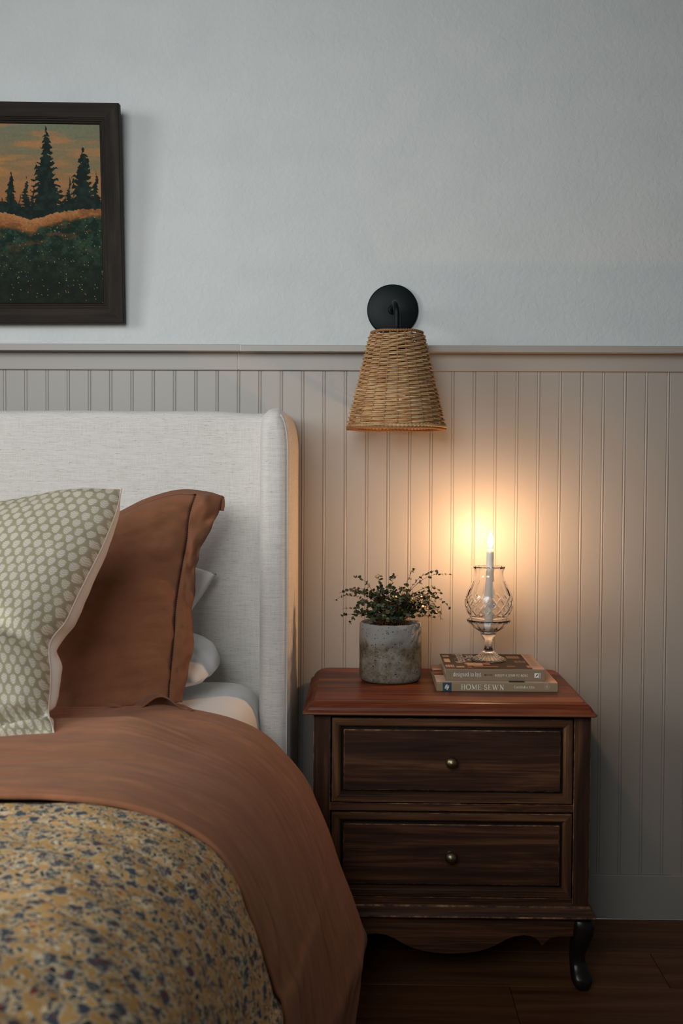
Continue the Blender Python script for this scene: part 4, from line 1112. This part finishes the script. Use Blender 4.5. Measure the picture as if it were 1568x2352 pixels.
# upper book: dark brown with scattered small pictures
Bc = paint(150, 96, (52, 33, 23)); h_, w_ = Bc.shape[:2]; jj, ii = np.mgrid[0:h_, 0:w_]; U = 1 - ii/(w_-1); V = jj/(h_-1)     # U left to right, V back to front
strip_m = U > .885; Bc[strip_m] = lin((196, 158, 132)); Bc[(U > .90) & (U < .96) & ((jj//3) % 2 == 0) & (V < .8)] = lin((160, 122, 100))
def rect(u0, u1, v0, v1, col, stripe=0, skew=0):
    m = (U > u0 + skew*V) & (U < u1 + skew*V) & (V > v0) & (V < v1)
    Bc[m] = lin(col)
    if stripe: Bc[m & ((ii//stripe) % 2 == 0)] = lin(tuple(v*.78 for v in col))
rect(.02, .09, .10, .22, (206, 168, 138), 2); rect(.02, .08, .34, .58, (226, 186, 150)); rect(.01, .10, .74, .90, (216, 172, 134), 2); rect(.12, .20, .83, .92, (206, 160, 116))
rect(.14, .20, .56, .62, (190, 150, 116)); rect(.23, .27, .86, .93, (196, 104, 58), 1); rect(.22, .48, .60, .72, (206, 128, 84)); rect(.24, .40, .62, .80, (224, 176, 136), 0); rect(.30, .55, .80, .88, (170, 112, 70))
rect(.64, .72, .78, .86, (150, 100, 64)); rect(.84, .885, .76, .90, (206, 124, 84)); rect(.70, .84, .12, .30, (170, 128, 98), 2); rect(.75, .87, .45, .58, (140, 98, 70), 3); rect(.60, .68, .3, .5, (150, 108, 78)); rect(.58, .63, .02, .10, (190, 150, 120))
ub = book('book', 'upper brown book lettered designed to last, carrying the glass candlestick', xB0, xB1, yB0, yB0 + dB, zA1 + .0004, zB1, Mat('taupe_spine', (.245, .17, .105), .45).m, Mat('taupe_board', (.30, .21, .13), .5).m, Bc)
def on_spine(px, py, y): p = PY(px, py, y - .0003); return p
EX, EZ, EY = (1, 0, 0), (0, 0, 1), (0, 1, 0)
def spine_text(name, s, p0, x1px, cap_px, y, mat, parent, bold=1.0):
    p = on_spine(p0[0], p0[1], y); q = on_spine(x1px, p0[1], y)
    return text_mesh(name, s, cap_px*(y - CAM.y)/F, p, EX, EZ, mat, parent, 0.03, q.x - p.x, bold)
spine_text('spine_title', 'designed to last', (1040, 1553), 1105, 9.5, yB0, ink_w, ub, 1.1)
spine_text('spine_author', 'ASHLEY & DINO PETRONE', (1135.5, 1553.5), 1212.5, 4.9, yB0, ink_w, ub, 1.25)
spine_text('spine_title', 'HOME SEWN', (1058, 1583.5), 1158.5, 11.4, yA0, ink_w, lb, 1.0)
spine_text('spine_author', 'Cassandra Ellis', (1180, 1581), 1227.5, 5.8, yA0, ink_w, lb, 1.15)
def flat(name, pts, y, mat, parent):   # printed patch on a spine, from photo corners
    V_ = [PY(px, py, y - .0003) for px, py in pts]
    return mesh_obj(name, V_, [tuple(range(len(V_)))], mat, parent, smooth=False)
# arrow between title and author
flat('printed_arrow', [(1112, 1551), (1112, 1549.6), (1127, 1549.8), (1127, 1548.9), (1131, 1550.4), (1127, 1551.9), (1127, 1551.1)], yB0, ink_d, ub)
for k in range(3):
    a = 1111.5 + 1.6*k; flat('arrow_feather', [(a, 1552.2), (a + .9, 1552.2), (a + 1.6, 1550.3), (a + .9, 1548.4), (a, 1548.4), (a + .8, 1550.3)], yB0 - .00002, ink_d, ub)
pm = flat('publisher_mark', [(1227, 1546.5), (1236.8, 1546.5), (1236.8, 1556.6), (1227, 1556.6)], yB0, Mat('white_print', (.8, .78, .72), .6).m, ub)
flat('publisher_leaf', [(1229, 1555.2), (1231.2, 1550.5), (1235.4, 1547.6), (1234.2, 1551.5), (1230.6, 1554.2), (1229.7, 1556)], yB0 - .00008, ink_d, ub)
p = on_spine(1241.2, 1558.6, yB0); text_mesh('publisher_name', 'Tyndale', 3.6*(yB0 - CAM.y)/F, p, EZ, (-1, 0, 0), ink_w, ub, .02, 13.5*(yB0 - CAM.y)/F, 1.3)
# title on the front cover, reading away from the spine
cover_ink = Mat('cover_lettering', (.66, .60, .53), .5).m
zt_ = zB1 + .0003
def cov(px, py): return PZ(px, py, zt_)
wB = xB1 - xB0
text_mesh('cover_title', 'designed', .022, (xB0 + wB*.235, yB0 + dB*.42, zt_), EY, (-1, 0, 0), cover_ink, ub, .02, dB*.55, 1.35)
text_mesh('cover_title', 'to last', .022, (xB0 + wB*.345, yB0 + dB*.52, zt_), EY, (-1, 0, 0), cover_ink, ub, .02, dB*.42, 1.35)
# blue flower picture on the lower spine
flat('spine_picture', [(1016.5, 1567.8), (1036.5, 1567.9), (1036.5, 1587), (1016.5, 1587)], yA0, Mat('blue_print', (.012, .045, .085), .5).m, lb)
cream = Mat('cream_print', (.62, .60, .46), .5).m
for (fx, fy, fr_) in ((1024, 1576, 2.4), (1028, 1579, 2.8), (1022.5, 1580, 2.0), (1026, 1573.5, 1.8), (1030, 1575.5, 1.5), (1026.5, 1583, 1.7)):
    flat('printed_flower', [(fx + fr_*math.cos(a)*(1 + .25*math.sin(3*a)), fy + fr_*math.sin(a)) for a in np.linspace(0, 2*PI, 11)[:-1]], yA0 - .00006, cream, lb)
flat('printed_stem', [(1020, 1570), (1021, 1569.6), (1030, 1585.6), (1029, 1586)], yA0 - .00003, Mat('teal_print', (.06, .13, .15), .5).m, lb)
# round emblem at the far end of the lower spine
ec = on_spine(1255.5, 1577.6, yA0); er = 6.6*(yA0 - CAM.y)/F
em_m = Mat('faint_gold_print', (.42, .33, .22), .6).m
vs = []
for i in range(36):
    a = 2*PI*i/36
    for rr in (er, er*.88): vs.append((ec.x + rr*math.cos(a), ec.y, ec.z + rr*math.sin(a)))
mesh_obj('emblem', vs, [(2*i, 2*i+1, (2*i+3) % 72, (2*i+2) % 72) for i in range(36)], em_m, lb)
for dx, dz, rr in ((0, .42, .26), (-.32, .1, .24), (.32, .1, .24), (-.2, -.32, .2), (.2, -.32, .2), (0, 0, .16)):
    vs = [(ec.x + er*(dx + rr*math.cos(a)), ec.y - .00002, ec.z + er*(dz + rr*math.sin(a))) for a in np.linspace(0, 2*PI, 13)[:-1]]
    mesh_obj('emblem_petal', vs, [tuple(range(12))], em_m, lb)

# ------------------------------------------------------------------ crystal candlestick, hurricane shade, candle
cb = PZ(1121, 1516.5, zB1)
CX, CYc = cb.x, cb.y
def zc(py): return PY(1121, py, CYc).z - zB1
pxm = (CYc - CAM.y)/F
NG = 168
def ease(x): x = max(0, min(1, x)); return x*x*(3-2*x)
holder_o = [(0.0002, .0), (30, .0), (40, .0006), (41.3, .0016), (40.6, .0034), (33, .0068), (24, .0105), (17, zc(1499)), (14.2, zc(1496.5)), (11.2, zc(1493)), (9.2, zc(1487)), (8.2, zc(1480)), (9.2, zc(1472)), (12.5, zc(1466)), (16.2, zc(1460)), (17.6, zc(1456)), (18.6, zc(1452)),
            (27, zc(1447)), (37, zc(1440.5)), (44.5, zc(1434)), (49, zc(1429)), (50.5, zc(1425)), (50.0, zc(1423)), (48.2, zc(1422.6))]
holder_i = [(46.5, zc(1424)), (44, zc(1429)), (36.5, zc(1436)), (26, zc(1443)), (15.5, zc(1447.5)), (12.6, zc(1449.5)), (12.4, zc(1456)), (9, zc(1457)), (.0002, zc(1457.2))]
HP = [(r*pxm, z) for r, z in holder_o + holder_i]
def hold_fn(r, z, t, k):
    if 2 <= k <= 6: # radial flutes on the foot
        a = abs(math.sin(t*12)); r2 = r*(1 - (.012 if k < 4 else 0)*(1-a)); z2 = z - (.0016*(1 - a)**2 if k >= 3 else 0)*min(1, k/4); return r2, max(z2, .0004)
    if 12 <= k <= 15: return r*(1 + .05*abs(math.sin(t*8 + (k % 2)*PI/16*8))), z
    if 17 <= k <= 21: return r*(1 - .030*(1 - abs(math.sin(t*10)))**1.5), z
    return r, z
ch = lathe('candlestick', HP, (CX, CYc, zB1 + .0006), glass_m, None, NG, fn=hold_fn, cap=False)
tag(ch, 'footed cut crystal candlestick standing on the upper book', 'candlestick')
sh_px = [(1304, 36.8), (1307, 35.6), (1312, 33.8), (1318, 33.0), (1325, 33.6), (1334, 37), (1343, 41.4), (1352, 45.8), (1361, 49.8), (1370, 52.9), (1379, 54.7), (1387, 55.2), (1395, 54.6), (1403, 52.6), (1410, 49.2), (1416, 45.2), (1420.5, 42.0)]
prof_o = spline([(r*pxm, zc(py)) for py, r in reversed(sh_px)], 96)
TH = .0030
def shade_cut(r, z, t):
    zt0, zb0_ = zc(1368), zc(1413); d = 0.0
    if zb0_ < z < zt0:                       # lattice of V cuts
        q = (z - zb0_)/(zt0 - zb0_); ng = 14
        for s in (1, -1):
            ph = (t*ng/(2*PI) + s*q*1.55) % 1.0; ph = min(ph, 1-ph)
            d = max(d, max(0, 1 - ph/.13))
        d *= ease(q*8)*ease((1-q)*8)
    z1, z2 = zc(1371), zc(1333)
    if z1 < z < z2:                          # upright leaf cuts over the lattice
        q = (z - z1)/(z2 - z1); ph = (t*14/(2*PI) + .25) % 1.0; ph = min(ph, 1-ph); wd_ = .16*math.sin(PI*min(1, q*1.15 + .05))**.7 if q < .82 else .02
        d = max(d, .9*max(0, 1 - ph/max(wd_, .02))*ease((1-q)*4))
    zr = zc(1311)
    if z > zr: ph = (t*14/(2*PI)) % 1.0; ph = min(ph, 1-ph); d = max(d, .7*max(0, 1 - ph/.22)*ease((z - zr)/(zc(1304) - zr)))
    return r - .0018*d
outer_ = [tuple(p) for p in prof_o]; inner_ = [(r - TH, z) for r, z in reversed(outer_)]
no = len(outer_); P_all = outer_ + [(outer_[-1][0] - .0015, outer_[-1][1] + .0008)] + inner_[::3] + [(outer_[0][0] - .0015, outer_[0][1] - .0006)] + [outer_[0]]
def sfn(r, z, t, k): return (shade_cut(r, z, t), z) if k < no else (r, z)
hs_ = lathe('hurricane_shade', P_all, (CX, CYc, zB1 + .0022), glass_m, None, 224, fn=sfn, cap=False)
bmm = bmesh.new(); bmm.from_mesh(hs_.data); bmesh.ops.remove_doubles(bmm, verts=bmm.verts, dist=.00001); bmesh.ops.recalc_face_normals(bmm, faces=bmm.faces); bmm.to_mesh(hs_.data); bmm.free()
tag(hs_, 'tulip shaped cut glass hurricane shade around the candle', 'glass shade')
cdl = empty('candle', (CX, CYc, zB1 + zc(1456) + .002), 'lit ivory taper candle rising from the glass shade', 'candle')
czt = zc(1262); czb = zc(1456) + .0008
xt = PY(1125.5, 1262, CYc).x - CX          # leans a touch
vs = []; n = 40; cp_ = [(.0001, 0), (9.6, 0), (10.4, .002)] + [(10.4 - 2.2*k/14, .002 + (czt - czb - .004)*k/14) for k in range(1, 15)] + [(7.9, czt - czb - .0005), (6.8, czt - czb), (3.5, czt - czb - .0012), (.0001, czt - czb - .0016)]
for r, z in cp_:
    for i in range(n):
        a = 2*PI*i/n; vs.append((CX + xt*z/(czt - czb) + r*pxm*math.cos(a), CYc + r*pxm*math.sin(a), zB1 + czb + z))
mesh_obj('wax', vs, grid_faces(n, len(cp_), closed_u=True), wax_m, cdl)
fx, fy, fz = CX + xt, CYc, zB1 + czt
tube('wick', [(fx, fy, fz - .003), (fx + .0002, fy, fz + .003), (fx + .0006, fy, fz + .0065)], .0007, wick_m, cdl, 6)
fp = [(.3, .003), (2.6, .0055), (4.4, .009), (5.8, .0135), (6.2, .018), (5.6, .0235), (4.2, .029), (2.6, .034), (1.1, .0385), (.15, .0415)]
vs = []; n = 16
for r, z in fp:
    for i in range(n):
        a = 2*PI*i/n; vs.append((fx + .0012*(z/.04) + r*pxm*math.cos(a), fy + r*pxm*math.sin(a), fz + z))
mesh_obj('flame', vs, grid_faces(n, len(fp), closed_u=True) + [tuple(reversed(range(n))), tuple(range((len(fp)-1)*n, len(fp)*n))], flame_m, cdl)

# ------------------------------------------------------------------ potted plant
pf = PZ(896, 1574.5, ZT); PR = 71.0*2.68/F
pcx, pcy = PY(896, 1500, pf.y + PR).x, pf.y + PR
pzt = PY(896, 1428, pcy).z
ph = pzt - ZT
pot = empty('potted_plant', (pcx, pcy, ZT), 'small leafed trailing plant in a weathered grey concrete pot', 'plant')
op = [(.0001, .0008), (PR - .012, .0008), (PR - .006, .0015), (PR - .002, .006), (PR, .014), (PR, .03), (PR, .05), (PR, .07), (PR, .09), (PR, ph - .012), (PR - .0005, ph - .003), (PR - .003, ph), (PR - .009, ph - .0008), (PR - .0115, ph - .004), (PR - .012, ph - .02), (.0001, ph - .021)]
def pot_fn(r, z, t, k):
    if r < .01: return r, z
    return r + .0009*nz(math.cos(t)*3, math.sin(t)*3, z*30) + .0004*nz(math.cos(t)*14, math.sin(t)*14, z*160), z + (.0012*nz(math.cos(t)*4, math.sin(t)*4) if z > ph - .01 else 0)
lathe('pot', op, (pcx, pcy, ZT), concrete_m, pot, 120, fn=pot_fn, cap=False)
# soil
vs = []; n = 40; rings = [.0001, .012, .024, .036, .046, PR - .0125]
for r in rings:
    for i in range(n):
        a = 2*PI*i/n; vs.append((pcx + r*math.cos(a), pcy + r*math.sin(a), ZT + ph - .010 + .006*(1 - r/PR) + .004*nz(r*90*math.cos(a), r*90*math.sin(a), 3)))
mesh_obj('soil', vs, grid_faces(n, len(rings), closed_u=True), soil_m, pot)
stems, leaf_slots = [], []
def stem(p0, p1, p2, p3, n=14, leaves=None, start=.35):
    pts = []
    for k in range(n + 1):
        t = k/n; q = p0*(1-t)**3 + p1*3*t*(1-t)**2 + p2*3*t*t*(1-t) + p3*t**3
        q = q + Vector((nz(q.x*60, q.y*60, k*.3), nz(q.y*60, q.z*60, 9), 0))*.003*t
        pts.append(q)
    stems.append(pts)
    m = leaves if leaves is not None else random.randint(11, 16)
    for k in range(m):
        st0 = random.uniform(.12, start)
        t = st0 + (1 - st0)*(k + random.random()*.6)/m; f = min(t, .999)*n; i = int(f)
        q = pts[i].lerp(pts[i+1], f - i); d = (pts[i+1] - pts[i]).normalized()
        leaf_slots.append((q, d, k % 2, t))
base_z = ZT + ph - .008
def at(px, py, dy): p = PY(px, py, pcy + dy); return p
fixed = [((768, 1379), -.02, (850, 1345)), ((795, 1357), -.01, (850, 1350)), ((812, 1322), .01, (850, 1345)), ((868, 1320), .0, (870, 1350)), ((800, 1436), -.045, (828, 1395)), ((812, 1408), -.03, (838, 1370)), ((1035, 1320), .005, (960, 1320)), ((1003, 1311), .02, (950, 1330)),
         ((1033, 1398), -.02, (985, 1350)), ((1012, 1362), .0, (985, 1335)), ((1012, 1424), -.035, (1012, 1385)), ((960, 1392), -.05, (955, 1375)), ((975, 1396), -.045, (965, 1380)), ((905, 1318), .03, (900, 1350)), ((952, 1306), -.01, (935, 1340)), ((1000, 1408), -.04, (992, 1370)), ((780, 1362), .03, (830, 1350))]
for (ex_, ey_), dy, (mx_, my_) in fixed:
    p0 = Vector((pcx + random.uniform(-.018, .022), pcy + random.uniform(-.02, .02), base_z)); p3 = at(ex_, ey_, dy); pm_ = at(mx_, my_, dy*.5)
    stem(p0, p0.lerp(pm_, .6) + Vector((0, 0, .02)), pm_.lerp(p3, .25) + Vector((0, 0, .012)), p3, 16, random.randint(14, 19), .25)
for k in range(84):
    a = random.uniform(0, 2*PI); spread = random.uniform(.03, .105); hgt = random.uniform(.018, .095)*(1 - .2*spread/.1)
    p0 = Vector((pcx + .030*random.uniform(-1, 1.1), pcy + .030*random.uniform(-1, 1), base_z))
    p3 = Vector((pcx + spread*1.12*math.cos(a), pcy + spread*.72*math.sin(a), base_z + hgt))
    p1 = p0 + Vector((math.cos(a)*.012, math.sin(a)*.010, hgt*.7)); p2 = p3 + Vector((-math.cos(a)*spread*.35, -math.sin(a)*spread*.3, .012))
    stem(p0, p1, p2, p3, 12)
vs, fs = [], []
for pts in stems:
    m = len(pts); tube_geo(pts, [.00062*(1 - .55*k/m) for k in range(m)], 5, vs, fs)
tube_geo([at(1012, 1388, -.035), at(1013.5, 1400, -.035), at(1011, 1425, -.036)], .0005, 4, vs, fs)
tube_geo([at(998, 1395, -.03), at(1004, 1402, -.03), at(1006, 1408, -.03)], .0004, 4, vs, fs)
sm = mesh_obj('stems', vs, fs, stem_m, pot); sm['kind'] = 'stuff'; sm['label'] = 'thin red brown wiry stems'
# one leaf: folded oval on a short stalk, along +x
lv_ = [(0, 0, 0), (.22, .30, .05), (.55, .42, .07), (.85, .24, .02), (1.0, 0, -.05), (.85, -.24, .02), (.55, -.42, .07), (.22, -.30, .05), (.3, 0, .0), (.62, 0, -.01)]
lf_ = [(0, 8, 1), (1, 8, 9, 2), (2, 9, 3), (3, 9, 4), (0, 7, 8), (7, 6, 9, 8), (6, 5, 9), (5, 4, 9)]
lmeshes = []
for m_ in leaf_ms:
    me = bpy.data.meshes.new('leaf'); me.from_pydata(lv_, [], lf_); me.materials.append(m_); me.polygons.foreach_set('use_smooth', [True]*len(lf_)); lmeshes.append(me)
PL = Vector(pot.location)
mats_ = []
for q, d, alt, t in leaf_slots:
    side = d.cross(Vector((0, 0, 1))); side = side.normalized() if side.length > .01 else Vector((1, 0, 0))
    xdir = (d*.5 + side*(1 if alt else -1) + Vector((random.uniform(-.5, .5), random.uniform(-.5, .5), random.uniform(-.5, .3)))).normalized()
    up = Vector((random.uniform(-1, 1), random.uniform(-1.3, .2), random.uniform(-.2, 1))); ydir = up.cross(xdir).normalized(); zdir = xdir.cross(ydir)
    sz = random.uniform(.0078, .0128)*(1 - .25*max(0, t - .7)/.3)
    Mx = Matrix((xdir*sz, ydir*sz, zdir*sz)).transposed().to_4x4(); Mx.translation = q - PL
    mats_.append((q.y - sz*20, Mx))
mats_.sort(key=lambda a: a[0])
rest_v, rest_f = [], []
for k, (_, Mx) in enumerate(mats_):
    if k < 300:
        o = bpy.data.objects.new('leaf', random.choices(lmeshes, (5, 3, 2))[0]); COL.objects.link(o); o.parent = pot; o.matrix_local = Mx
    else:
        off_ = len(rest_v); rest_v += [Mx @ Vector(v) for v in lv_]; rest_f += [tuple(off_ + i for i in f) for f in lf_]
if rest_v:
    o = mesh_obj('leaf_mass', rest_v, rest_f, leaf_ms[0], pot, world=False); o['kind'] = 'stuff'
